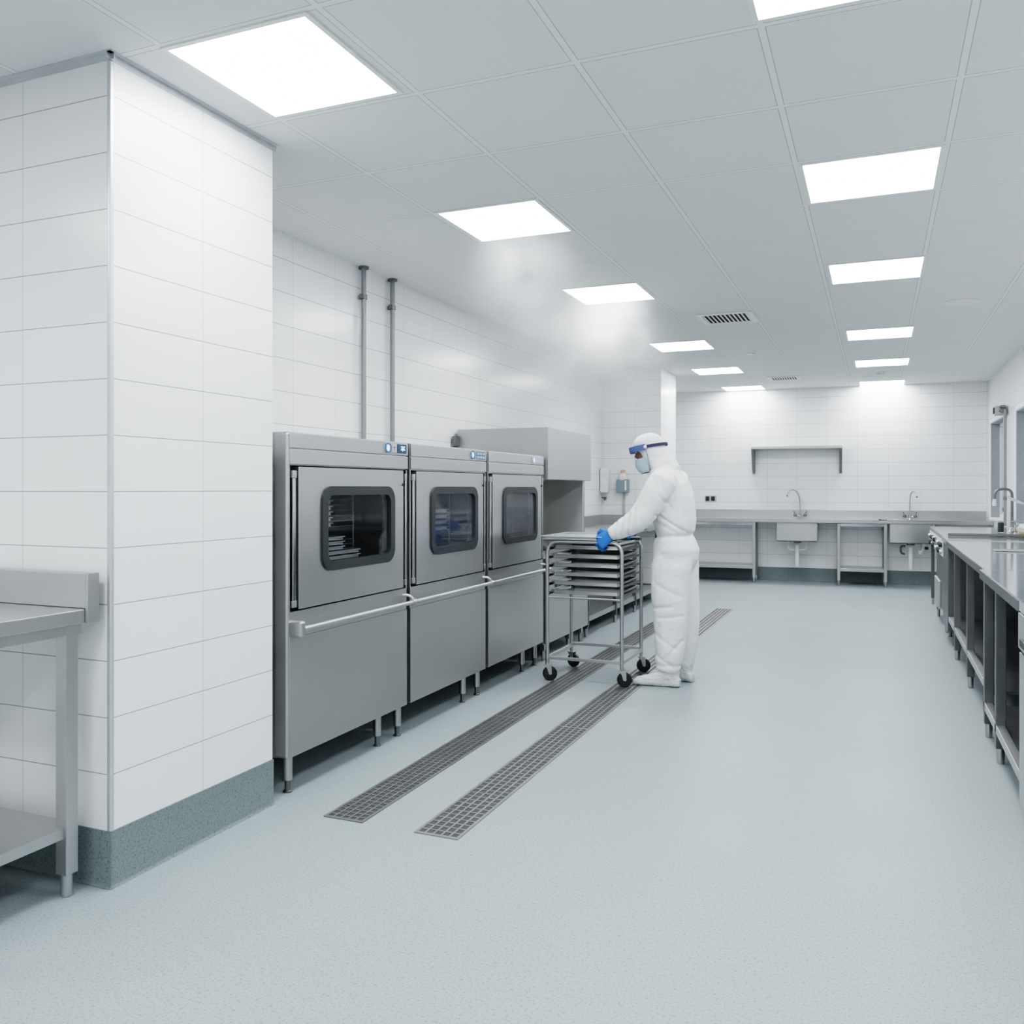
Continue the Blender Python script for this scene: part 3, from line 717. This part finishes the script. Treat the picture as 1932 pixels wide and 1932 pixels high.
# hood: neck drape then skull
limb(sb, [((.005, 0, 1.44), .105, .115), ((.035, 0, 1.495), .098, .100), ((.065, 0, 1.54), .096, .092), ((.085, 0, 1.58), .094, .092)])
def hood_ring(z, cx, hd, hw, n=24): return [hp(cx + hd * math.cos(2 * PI * k / n), hw * math.sin(2 * PI * k / n), z) for k in range(n)]
sb.loft([hood_ring(*r) for r in ((-.10, -.035, .070, .075), (-.06, -.030, .088, .088), (-.01, -.026, .098, .092), (.03, -.012, .108, .092), (.06, -.004, .105, .088), (.09, -.004, .088, .074), (.112, -.006, .058, .05), (.122, -.008, .022, .02))])
for s in (-1, 1):
    dx = 0 if s > 0 else -.045
    limb(sb, [((-.05, s * .085, .90), .135, .105), ((-.042 + dx * .3, s * .098, .80), .138, .112), ((-.036 + dx * .5, s * .10, .70), .134, .108), ((-.034 + dx * .7, s * .102, .60), .128, .100), ((-.040 + dx * .85, s * .104, .50), .120, .094),
              ((-.040 + dx, s * .105, .40), .112, .088), ((-.036 + dx, s * .105, .30), .106, .086), ((-.030 + dx, s * .105, .20), .098, .080), ((-.022 + dx, s * .105, .14), .092, .072), ((-.016 + dx, s * .105, .105), .078, .062)])
AL = [((-.02, .165, 1.425), .085, .07), ((-.012, .205, 1.39), .098, .085), ((.030, .225, 1.31), .096, .086), ((.075, .238, 1.23), .090, .082), ((.118, .246, 1.165), .086, .080), ((.165, .250, 1.118), .080, .075),
      ((.225, .252, 1.085), .072, .068), ((.28, .254, 1.058), .062, .060), ((.322, .255, 1.036), .050, .048), ((.338, .255, 1.028), .043, .042)]
AR = [((p[0] * (1 - .028 * max(0, i - 2)) - .004 * i, -p[1] + .005 * i, z + .0035 * i), a, b) for i, (p, a, b) in enumerate([((q[0], q[1]), A_, B_) for q, A_, B_ in AL]) for z in [AL[i][0][2]]]
limb(sb, AL); limb(sb, AR)
folds = [((.02, 1.16), (-.17, 1.035), .012, .008), ((.05, 1.12), (-.08, 1.05), .006, .012), ((-.16, 1.025), (.08, 1.012), .010, .010),
         ((-.02, .97), (.10, .84), .007, .012), ((.08, .53), (-.06, .55), .008, .012), ((-.13, .49), (.02, .47), .008, .012), ((.05, .70), (-.12, .62), .006, .014), ((-.10, .9), (-.02, .75), .005, .013), ((.0, .9), (.06, .72), .005, .012),
         ((.06, .36), (-.10, .26), .006, .012), ((.06, .22), (-.06, .15), .007, .012), ((-.13, .32), (-.02, .20), .006, .010), ((.06, .145), (-.11, .15), .007, .010),
         ((.20, 1.17), (.21, 1.03), .009, .009), ((.245, 1.15), (.255, 1.02), .009, .008), ((.29, 1.12), (.298, 1.0), .008, .007), ((.155, 1.2), (.175, 1.05), .007, .010),
         ((.0, 1.30), (-.07, 1.20), .008, .012), ((-.02, 1.38), (-.06, 1.22), .005, .014), ((.135, 1.462), (-.02, 1.515), .010, .008), ((-.02, 1.55), (.10, 1.56), .005, .010), ((.0, 1.59), (.06, 1.53), .004, .009)]
cov = fuse(sb, .0085, 5, 'coverall', 'suit', person, folds, .0035, 6)
# zip / seam strip at the waist elastic
# --- mask
mk = MB(); rings = []
for i in range(8):
    tz = i / 7; z = -.146 + .101 * tz; ring = []
    bulge = .010 + .020 * math.sin(PI * min(1, tz * 1.05))
    for k in range(13):
        a = -PI * .52 + PI * 1.04 * k / 12
        hd = .060 + .024 * tz; hw = .060 + .013 * tz
        ring.append(hp(.015 + (hd + bulge) * math.cos(a), (hw + .008) * math.sin(a), z))
    rings.append(ring)
V = [[mk.bm.verts.new(p) for p in r] for r in rings]
for i in range(7):
    for k in range(12): mk.bm.faces.new((V[i][k], V[i][k + 1], V[i + 1][k + 1], V[i + 1][k]))
mo = mk.build('face_mask', 'mask', person, smooth=80)
# --- face shield
fs = bpy.data.objects.new('face_shield', None); COL.objects.link(fs); fs.parent = person
BT = Matrix.Rotation(.17, 3, 'Y')
def bp_(a, rx, ry, z, cx=.0): return HC + Vector((-.012, 0, .026)) + BT @ Vector((cx + rx * math.cos(a), ry * math.sin(a), z))
hbm = MB(); n = 20; rings = []
for k in range(n + 1):
    a = -PI * .50 + PI * 1.0 * k / n
    rings.append([bp_(a, rx, ry, z, .012) for rx, ry, z in ((.100, .097, -.020), (.138, .108, -.024), (.142, .110, .016), (.100, .097, .020))])
hbm.loft(rings); hbm.build('headband', 'headband', fs, smooth=40)
st = MB(); rings = []
for k in range(n + 1):
    a = PI * .47 + PI * 1.06 * k / n
    rings.append([bp_(a, rx, ry, z, .0) for rx, ry, z in ((.112, .094, -.010), (.120, .101, -.010), (.120, .101, .010), (.112, .094, .010))])
st.loft(rings); st.build('strap', 'strap', fs, smooth=40)
for s in (-1, 1):
    MB().lathe(bp_(PI / 2 * s, .1, .11, -.002, .012), [(.010, -.004), (.012, 0), (.010, .004)], 14, 'y').build('rivet', 'white_plastic', fs)
vz = MB(); rows = []
for i in range(7):
    q = i / 6; row = []
    for k in range(21):
        a = -PI * .50 + PI * k / 20
        row.append(bp_(a, .140 - .036 * q, .109 - .014 * q, -.012 - .172 * q * (1 - .12 * (1 - math.cos(a))), .012 - .010 * q))
    rows.append(row)
V = [[vz.bm.verts.new(p) for p in r] for r in rows]
for i in range(6):
    for k in range(20): vz.bm.faces.new((V[i][k], V[i][k + 1], V[i + 1][k + 1], V[i + 1][k]))
vz.build('visor', 'visor', fs, smooth=80)
for s in (0, 20):
    MB().tube([rows[i][s] for i in range(7)], .0022, 6).build('visor_edge', 'soap_blue', fs)
# --- gloves
def glove(wrist, sgn, dv=(.80, 0, -.60), sc=1.22):
    g = MB(); W = Vector(wrist)
    # palm axes: d along the metacarpals, e across the palm (index side), nn palm normal (towards the bar)
    d = Vector(dv).normalized(); nn = Vector((0, -sgn, -.35)).normalized(); nn = (nn - d * nn.dot(d)).normalized(); e = d.cross(nn) * (1 if sgn < 0 else -1)
    if e.x < 0: e = -e
    def ringp(c, wd, th): return ell(c, e * wd, nn * th, 16)
    g.loft([ringp(W - d * .045, .034, .030), ringp(W - d * .015, .030, .026), ringp(W + d * .015, .036, .024), ringp(W + d * .05, .043, .023), ringp(W + d * .078, .044, .020), ringp(W + d * .088, .038, .014)])
    for i, (off, ln) in enumerate(((.033, .040), (.011, .045), (-.012, .042), (-.034, .034))):
        b = W + d * (.078 - .003 * abs(i - 1)) + e * off
        dirs = [(d * .75 + nn * .65).normalized(), (nn * .95 - d * .25).normalized(), (nn * .55 - d * .85).normalized()]
        pts = [b - d * .015, b]; 
        for dr, m in zip(dirs, (1, .68, .52)): pts.append(pts[-1] + dr * ln * m)
        r = .0098 - .0008 * (i == 3)
        P = []
        for a, c in zip(pts, pts[1:]): P += [a, (a + c) / 2]
        P.append(pts[-1])
        g.tube(P, r, 10, True, [r * .9, r, r * 1.03, r, r, r * .98, r * .95, r * .9, r * .62][:len(P)])
    b = W + d * .018 + e * .030
    tp = [b, b + (e * .75 + d * .45 + nn * .25).normalized() * .034, b + (e * .75 + d * .45 + nn * .25).normalized() * .034 + (d * .8 + nn * .5 + e * .1).normalized() * .030, b + (e * .75 + d * .45 + nn * .25).normalized() * .034 + (d * .8 + nn * .5 + e * .1).normalized() * .030 + (d * .7 + nn * .7).normalized() * .022]
    g.tube(tp, .011, 10, True, [.014, .0122, .0108, .007])
    for v in g.bm.verts: v.co = W + (v.co - W) * sc
    return fuse(g, .0036, 3, 'glove', 'glove', person)
glove((.338, .255, 1.030), 1)
glove((.255, -.20, 1.062), -1, (.93, 0, -.36), 1.05)
# --- overshoes
def shoe(cx, cy, rot):
    s = MB()
    prof = [(-.105, .030, .050, .045), (-.085, .040, .085, .058), (-.04, .042, .13, .075), (.0, .042, .128, .08), (.05, .044, .10, .07), (.10, .048, .075, .055), (.15, .050, .062, .046), (.19, .044, .052, .038), (.215, .024, .036, .024)]
    rings = []
    for x, w, h, cz in prof:
        rings.append([Vector((x, w * math.copysign(abs(math.cos(a)) ** .7, math.cos(a)), max(.002, h / 2 + h / 2 * math.copysign(abs(math.sin(a)) ** .75, math.sin(a))))) for a in [2 * PI * k / 20 for k in range(20)]])
    s.loft(rings)
    limb(s, [((-.035, 0, .06), .065, .045), ((-.032, 0, .12), .070, .054), ((-.03, 0, .155), .060, .048)])
    Rm = Matrix.Translation((cx, cy, 0)) @ Matrix.Rotation(rot, 4, 'Z')
    bmesh.ops.transform(s.bm, matrix=Rm, verts=s.bm.verts[:])
    return fuse(s, .006, 3, 'overshoe', 'overshoe', person, (), .004, 22)
shoe(.0, .105, .05); shoe(-.05, -.105, -.12)

# ---------------------------------------------------------------- back wall fittings (frame of the back wall)
def bthing(name, label, cat, x, y, z=0, group=None): return thing(name, label, cat, back_pt(x, y, z), BROT, group)
t = bthing('worktop', 'long continuous steel worktop with upstand along the back wall', 'worktop', 0, 0)
MB().box(-.45, 3.97, -.53, -.02, .865, .905, .004).build('top', 'steel', t)
MB().box(-.45, 3.97, -.022, -.002, .865, 1.035, .004).build('upstand', 'steel', t)
MB().box(-.45, 3.97, -.535, -.528, .905, .912).build('front_rim', 'chrome', t)
def bench_frame(x0, x1, label, shelf=True, rear=True):
    t = bthing('bench_frame', label, 'bench frame', x0, -.50, 0, 'open frames under the back worktop')
    w = x1 - x0
    for x in (.02, w - .02): sq_leg(t, x, .02, .86, .02, 'steel')
    for x in (.02, w - .02): sq_leg(t, x, .42, .86, .02, 'steel_dark')
    MB().box(.04, w - .04, .005, .035, .82, .86, .003).build('top_rail', 'chrome', t)
    MB().box(.04, w - .04, .0, .44, .20, .245, .004).build('undershelf', 'steel', t)
bench_frame(-.30, .98, 'open steel frame with undershelf under the back worktop, partly behind the person')
bench_frame(2.07, 2.705, 'narrow open steel frame with undershelf between the two sink bowls')
def sink(x, label, style):
    t = bthing('sink', label, 'sink', x, -.50, .60, 'sinks under the back worktop')
    w, d, h = .56, .40, .262
    b = MB(); b.loft([[(px, py, z) for px, py in rr(0, d / 2, w - ins, d - ins, .02, 4)] for ins, z in ((.03, 0), (.0, .012), (0, h))]); b.build('bowl', 'steel_hood' if style else 'steel', t)
    MB().lathe((0, .2, -.03), [(.05, 0), (.055, .028)]).build('waste_fitting', 'steel_dark', t)
    MB().cyl((0, .18, -.36), (0, .18, -.055), .030).build('waste_pipe', 'pipe_white', t)
    if style:
        MB().tube(rounded_path([(-.125, .2, .005), (-.125, .2, -.13), (.125, .2, -.13), (.125, .2, .005)], .05), .013).build('overflow_pipe', 'pipe_white', t)
    else:
        MB().tube(rounded_path([(.16, .2, .005), (.16, .2, -.07), (.13, .2, -.12)], .03), .022).build('trap', 'pipe_white', t)
        MB().lathe((.125, .2, -.15), [(.028, 0), (.032, .01), (.032, .05)]).build('trap_cup', 'pipe_white', t)
        MB().box(.17, .22, .17, .22, -.085, -.05, .006).build('valve', 'gasket', t)
        MB().tube(rounded_path([(-.06, .25, -.05), (-.12, .25, -.05), (-.12, .25, -.14), (-.07, .25, -.16)], .03), .014).build('supply_hose', 'steel_dark', t)
sink(1.54, 'deep steel sink bowl with looped white overflow pipe, nearer the person', 1)
sink(3.01, 'deep steel sink bowl with white waste trap, beside the long side counter', 0)
def mixer(x, flip, label):
    t = bthing('mixer_tap', label, 'tap', x, -.17, .905, 'mixer taps on the back worktop')
    MB().lathe((0, 0, 0), [(.030, 0), (.030, .012), (.018, .022), (.016, .075)]).build('base', 'chrome', t)
    s = flip
    path = [(0, 0, .06), (0, 0, .22), (0, 0, .28)] if s == 0 else [(0, 0, .06), (.0, 0, .22)]
    if s == 0: pts = rounded_path([(0, 0, .06), (0, 0, .28), (.015, -.01, .40), (.075, -.05, .40), (.085, -.07, .33)], .06)
    else: pts = rounded_path([(0, 0, .06), (.0, 0, .26), (-.04, -.02, .42), (-.17, -.08, .42), (-.175, -.085, .34)], .09)
    MB().tube(pts, .0105, 12).build('spout', 'steel_tube', t)
    MB().lathe(pts[-1] - Vector((0, 0, .02)), [(.012, 0), (.014, .02)], 12).build('nozzle', 'steel_dark', t)
    for q in (-1, 1):
        hnd = MB().cyl((0, 0, .045), (q * .065, -.03, .055), .010).build('valve', 'chrome', t)
        MB().lathe((q * .068, -.032, .055), [(.019, -.018), (.024, 0), (.019, .018)], 14).cyl((q * .068, -.032, .07), (q * .085, -.032, .115), .006).build('handle', 'steel_dark', hnd)
mixer(1.575, 1, 'chrome mixer tap with spout swung sideways over the sink nearer the person')
mixer(3.01, 0, 'chrome swan-neck mixer tap over the sink beside the side counter')
t = bthing('wall_shelf', 'empty steel wall shelf on two brackets high on the back wall', 'shelf', 1.52, 0, 1.93)
MB().box(-.62, .62, -.30, -.002, -.02, .018, .004).build('board', 'steel_hood', t)
for x in (-.60, .60):
    b = MB(); b.loft([[(x - .018, -.002, -.37), (x - .018, -.04, -.37), (x - .018, -.285, -.022), (x - .018, -.002, -.022)], [(x + .018, -.002, -.37), (x + .018, -.04, -.37), (x + .018, -.285, -.022), (x + .018, -.002, -.022)]])
    b.build('bracket', 'steel_dark', t, smooth=0)
t = bthing('power_socket', 'small dark double socket on the back wall beside the person', 'socket', .29, 0, 1.19)
MB().box(-.085, .085, -.012, -.001, -.045, .045, .004).build('plate', 'grey_label', t)
for x in (-.045, .035):
    MB().box(x - .028, x + .028, -.018, -.011, -.032, .034, .004).build('outlet', 'gasket', t)
t = bthing('drain_lever', 'small dark drain lever on the back worktop rim', 'lever', 2.66, -.40, .906)
MB().box(-.05, .05, -.01, .01, 0, .010, .004).build('lever', 'gasket', t); MB().lathe((-.04, 0, 0), [(.014, 0), (.014, .016)]).build('knob', 'gasket', t)

# ---------------------------------------------------------------- right side run
def open_table(y0, y1, x, legs, railz, label):
    t = thing('counter_table', label, 'counter', (x, y0, 0), 0, 'steel counters along the windowed wall')
    L = y1 - y0; D = XR - x - .03
    MB().box(0, D, .002, L - .002, .862, .90, .003).build('worktop', 'steel_top', t)
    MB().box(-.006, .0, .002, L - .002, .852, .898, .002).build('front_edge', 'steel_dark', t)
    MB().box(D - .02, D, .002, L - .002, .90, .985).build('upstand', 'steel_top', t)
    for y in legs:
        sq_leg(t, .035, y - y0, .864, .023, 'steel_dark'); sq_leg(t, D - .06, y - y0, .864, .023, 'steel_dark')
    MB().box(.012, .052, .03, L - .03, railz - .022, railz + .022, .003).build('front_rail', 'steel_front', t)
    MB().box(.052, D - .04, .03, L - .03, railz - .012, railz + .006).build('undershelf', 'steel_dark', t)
    return t
open_table(3.96, 5.385, .52, (4.85, 5.34), .17, 'mirror-bright steel counter nearest the camera, with open legs and low shelf')
open_table(5.39, 8.28, .545, (5.60, 6.62, 7.66), .235, 'long steel counter joined beyond the seam of the nearest counter')
t = thing('undercounter_cabinet', 'steel cabinet front with dark recessed handle at the near end of counters', 'cabinet', (.515, 2.6, 0))
MB().box(.02, .85, 0, 1.345, .03, .858, .004).build('body', 'steel', t)
d = MB().box(0, .02, .67, 1.34, .10, .70, .004).build('door', 'steel', t)
MB().box(-.006, .02, .005, .665, .10, .70, .004).build('door', 'steel', t)
MB().box(-.004, .02, .005, 1.34, .715, .855, .004).build('drawer', 'steel_front', t)
MB().box(-.012, -.003, .95, 1.25, .735, .765, .004).build('handle', 'gasket', t)
MB().box(.03, .80, .02, 1.33, .0, .03).build('plinth', 'black', t)
MB().box(-.0, .84, .0, 1.345, .859, .90, .003).build('worktop', 'steel_top', t)
t = thing('counter_cabinet', 'closed steel cabinet on short legs between the long counter and the range', 'cabinet', (.555, 8.29, 0))
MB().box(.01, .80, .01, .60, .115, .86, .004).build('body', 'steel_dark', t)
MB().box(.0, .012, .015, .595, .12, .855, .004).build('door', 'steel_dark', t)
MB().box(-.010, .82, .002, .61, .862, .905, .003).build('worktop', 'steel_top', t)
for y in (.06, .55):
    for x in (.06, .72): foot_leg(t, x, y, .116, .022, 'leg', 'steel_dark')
t = thing('cooking_range', 'far steel range with speckled knob panel on thin legs, before the back sinks', 'range', (.565, 8.95, 0))
MB().box(.0, .80, .0, 2.35, .86, .90, .003).build('top', 'steel_top', t)
cp = MB().box(.0, .02, .05, 2.32, .70, .86, .003).build('control_panel', 'white_plastic', t)
for k in range(9):
    for j in range(2):
        MB().lathe((0, .22 + k * .23, .745 + j * .065), [(.026, -.003), (.024, -.028), (.010, -.034)] if (k + j) % 2 else [(.020, -.003), (.020, -.020), (.016, -.026)], 14, 'x').build('knob', 'gasket' if (k + j) % 3 else 'steel_tube', cp)
MB().box(.02, .78, .05, 1.40, .16, .70, .004).build('oven_body', 'steel_dark', t)
MB().box(-.002, .02, .70, 1.38, .14, .42, .004).build('oven_door', 'steel_hood', t)
for y in (.10, 1.25, 2.28): sq_leg(t, .03, y, .86 if y > 2 else .17, .018, 'steel_dark')
for y in (.10, 1.25, 2.28): sq_leg(t, .74, y, .86 if y > 2 else .17, .018, 'steel_dark')
# splash ledge across the counter
o = MB().box(0, .72, -.02, .02, 0, .028, .004).build('counter_ledge', 'steel_dark', None, (.60, 8.96, .905)); tag(o, 'low dark steel ledge lying across the counters before the range', 'ledge')
o = MB().box(0, .50, -.05, .05, 0, .012, .004).build('draining_bar', 'steel_front', None, (.76, 7.02, .9005)); tag(o, 'thin steel strip lying across the long counter top', 'strip')
# wall conduit with box
t = thing('wall_conduit', 'slim grey vertical conduit with fixing box between the two windows', 'pipe', (XR - .03, 11.56, 1.0))
MB().box(-.018, .012, -.030, .010, -.09, 1.26, .004).build('pipe', 'pipe_grey', t)
MB().box(-.10, .02, .05, .18, 1.20, 1.31, .01).build('junction_box', 'grey_label', t)
MB().cyl((-.04, .0, 1.25), (-.04, .06, 1.25), .018).box(-.05, .0, -.02, .05, 1.28, 1.31).build('bracket', 'steel_dark', t)
for k in range(3): MB().cyl((-.103, .07 + k * .04, 1.22), (-.103, .07 + k * .04, 1.29), .009).build('cable_gland', 'gasket', t)
# taps and small things on the right
t = thing('arched_tap', 'tall steel arched tap on the range end, before the first window', 'tap', (1.32, 10.60, .905))
MB().lathe((0, 0, 0), [(.030, 0), (.030, .012), (.018, .03), (.018, .10)]).build('base', 'steel_dark', t)
MB().tube(rounded_path([(0, 0, .08), (0, 0, .43), (-.16, 0, .43), (-.165, 0, .32)], .07), .014).build('spout', 'steel_dark', t)
MB().lathe((-.165, 0, .25), [(.018, 0), (.022, .03), (.016, .075)], 14).build('spray_head', 'white_plastic', t)
t = thing('lever_tap', 'long straight silver tap spout rising over the counter at the picture edge', 'tap', (1.33, 8.72, .905))
MB().lathe((0, 0, 0), [(.032, 0), (.032, .015), (.02, .03), (.02, .23)]).build('base', 'chrome', t)
MB().tube([(0, 0, .22), (-.13, .0, .29), (-.29, .0, .365)], .013).build('spout', 'chrome', t)
MB().cyl((-.295, 0, .367), (-.30, 0, .335), .016).build('nozzle', 'steel_dark', t)
t = thing('valve_tap', 'chrome pillar valve with cross handle on the counter below the lever spout', 'tap', (1.20, 9.35, .905))
MB().lathe((0, 0, 0), [(.028, 0), (.028, .012), (.016, .025), (.016, .085), (.024, .095), (.024, .12)]).build('body', 'chrome', t)
MB().cyl((-.045, 0, .128), (.045, 0, .128), .008).cyl((0, -.045, .128), (0, .045, .128), .008).lathe((0, 0, .12), [(.016, 0), (.014, .03)]).build('cross_handle', 'steel_tube', t)
MB().tube(rounded_path([(0, 0, .06), (-.05, -.03, .07), (-.06, -.04, .03)], .02), .010).build('spout', 'chrome', t)
t = thing('soap_bottle', 'small dark pump bottle on the first window sill', 'bottle', (XR + .02, 12.05, .961))
MB().lathe((0, 0, 0), [(.028, 0), (.030, .01), (.030, .07), (.012, .085), (.012, .10)]).build('bottle', 'white_plastic', t)
MB().lathe((0, 0, .10), [(.018, 0), (.022, .045), (.014, .05)]).build('pump', 'dark_bottle', t)
t = thing('canister', 'dark upright canister beside the chrome pillar valve', 'jar', (1.14, 9.95, .905))
MB().lathe((0, 0, 0), [(.026, 0), (.028, .005), (.028, .09), (.022, .10)]).build('jar', 'gasket', t)
MB().lathe((0, 0, .098), [(.023, 0), (.023, .015), (.010, .020)]).build('lid', 'steel_tube', t)
o = MB().box(-.045, .045, -.03, .03, 0, .035, .010, 3).build('sponge', 'sponge', None, (1.245, 9.25, .9055)); tag(o, 'tan sponge on the counter beside the chrome pillar valve', 'sponge')

# ---------------------------------------------------------------- steam
def steam():
    X0, X1, Y0, Y1, Z0, Z1 = -3.13, -1.30, 4.55, 10.2, 1.84, 2.785
    o = MB().box(X0, X1, Y0, Y1, Z0, Z1).build('steam', 'white', None, smooth=0)
    m = bpy.data.materials.new('steam_volume'); m.use_nodes = True; nt = m.node_tree
    for n_ in list(nt.nodes): nt.nodes.remove(n_)
    out = N(nt, 'ShaderNodeOutputMaterial'); g = N(nt, 'ShaderNodeNewGeometry')
    def blob(c, r, amp):
        s_ = N(nt, 'ShaderNodeVectorMath', operation='SUBTRACT'); nt.links.new(g.outputs['Position'], s_.inputs[0]); s_.inputs[1].default_value = c
        d_ = N(nt, 'ShaderNodeVectorMath', operation='DIVIDE'); nt.links.new(s_.outputs[0], d_.inputs[0]); d_.inputs[1].default_value = r
        l_ = N(nt, 'ShaderNodeVectorMath', operation='LENGTH'); nt.links.new(d_.outputs[0], l_.inputs[0])
        q = mth(nt, 'SUBTRACT', 1.0, l_.outputs['Value'], clamp=True)
        return mth(nt, 'MULTIPLY', mth(nt, 'MULTIPLY', q, q), amp)
    nz = N(nt, 'ShaderNodeTexNoise'); nz.inputs['Scale'].default_value = 4.6; nz.inputs['Detail'].default_value = 7; nz.inputs['Roughness'].default_value = .62
    nt.links.new(g.outputs['Position'], nz.inputs['Vector'])
    mr = N(nt, 'ShaderNodeMapRange'); mr.inputs[1].default_value = .42; mr.inputs[2].default_value = .66; nt.links.new(nz.outputs[0], mr.inputs[0])
    tot = None
    for c, r, a in (((-1.95, 5.0, 2.62), (.50, .85, .38), 3.0), ((-2.10, 5.55, 2.45), (.60, 1.1, .50), 2.6), ((-1.97, 6.75, 2.60), (.55, .95, .40), 4.6), ((-2.05, 7.1, 2.42), (.7, 1.1, .55), 3.0), ((-2.6, 8.3, 2.25), (1.0, 2.0, .9), .8)):
        b = blob(c, r, a); tot = b if tot is None else mth(nt, 'ADD', tot, b)
    den = mth(nt, 'MULTIPLY', tot, mth(nt, 'ADD', mr.outputs[0], .18))
    vs = N(nt, 'ShaderNodeVolumeScatter'); vs.inputs['Color'].default_value = (.97, .98, .99, 1); nt.links.new(den, vs.inputs['Density'])
    nt.links.new(vs.outputs[0], out.inputs['Volume'])
    o.data.materials.clear(); o.data.materials.append(m)
    tag(o, 'wisps of white steam drifting under the ceiling above the ovens', 'steam', None, 'stuff')
steam()

# ---------------------------------------------------------------- world and colour
w = bpy.data.worlds.new('world'); S.world = w; w.use_nodes = True
w.node_tree.nodes['Background'].inputs[0].default_value = (.8, .84, .88, 1); w.node_tree.nodes['Background'].inputs[1].default_value = .3
S.view_settings.view_transform = 'Filmic'; S.view_settings.look = 'High Contrast'
S.view_settings.exposure = 0.0
S.cycles.use_denoising = True
S.cycles.use_adaptive_sampling = True; S.cycles.adaptive_threshold = .06; S.cycles.adaptive_min_samples = 16
S.cycles.max_bounces = 8; S.cycles.diffuse_bounces = 4; S.cycles.glossy_bounces = 4; S.cycles.transparent_max_bounces = 12
S.cycles.volume_step_rate = 1.5; S.cycles.volume_bounces = 1; S.cycles.sample_clamp_indirect = 6
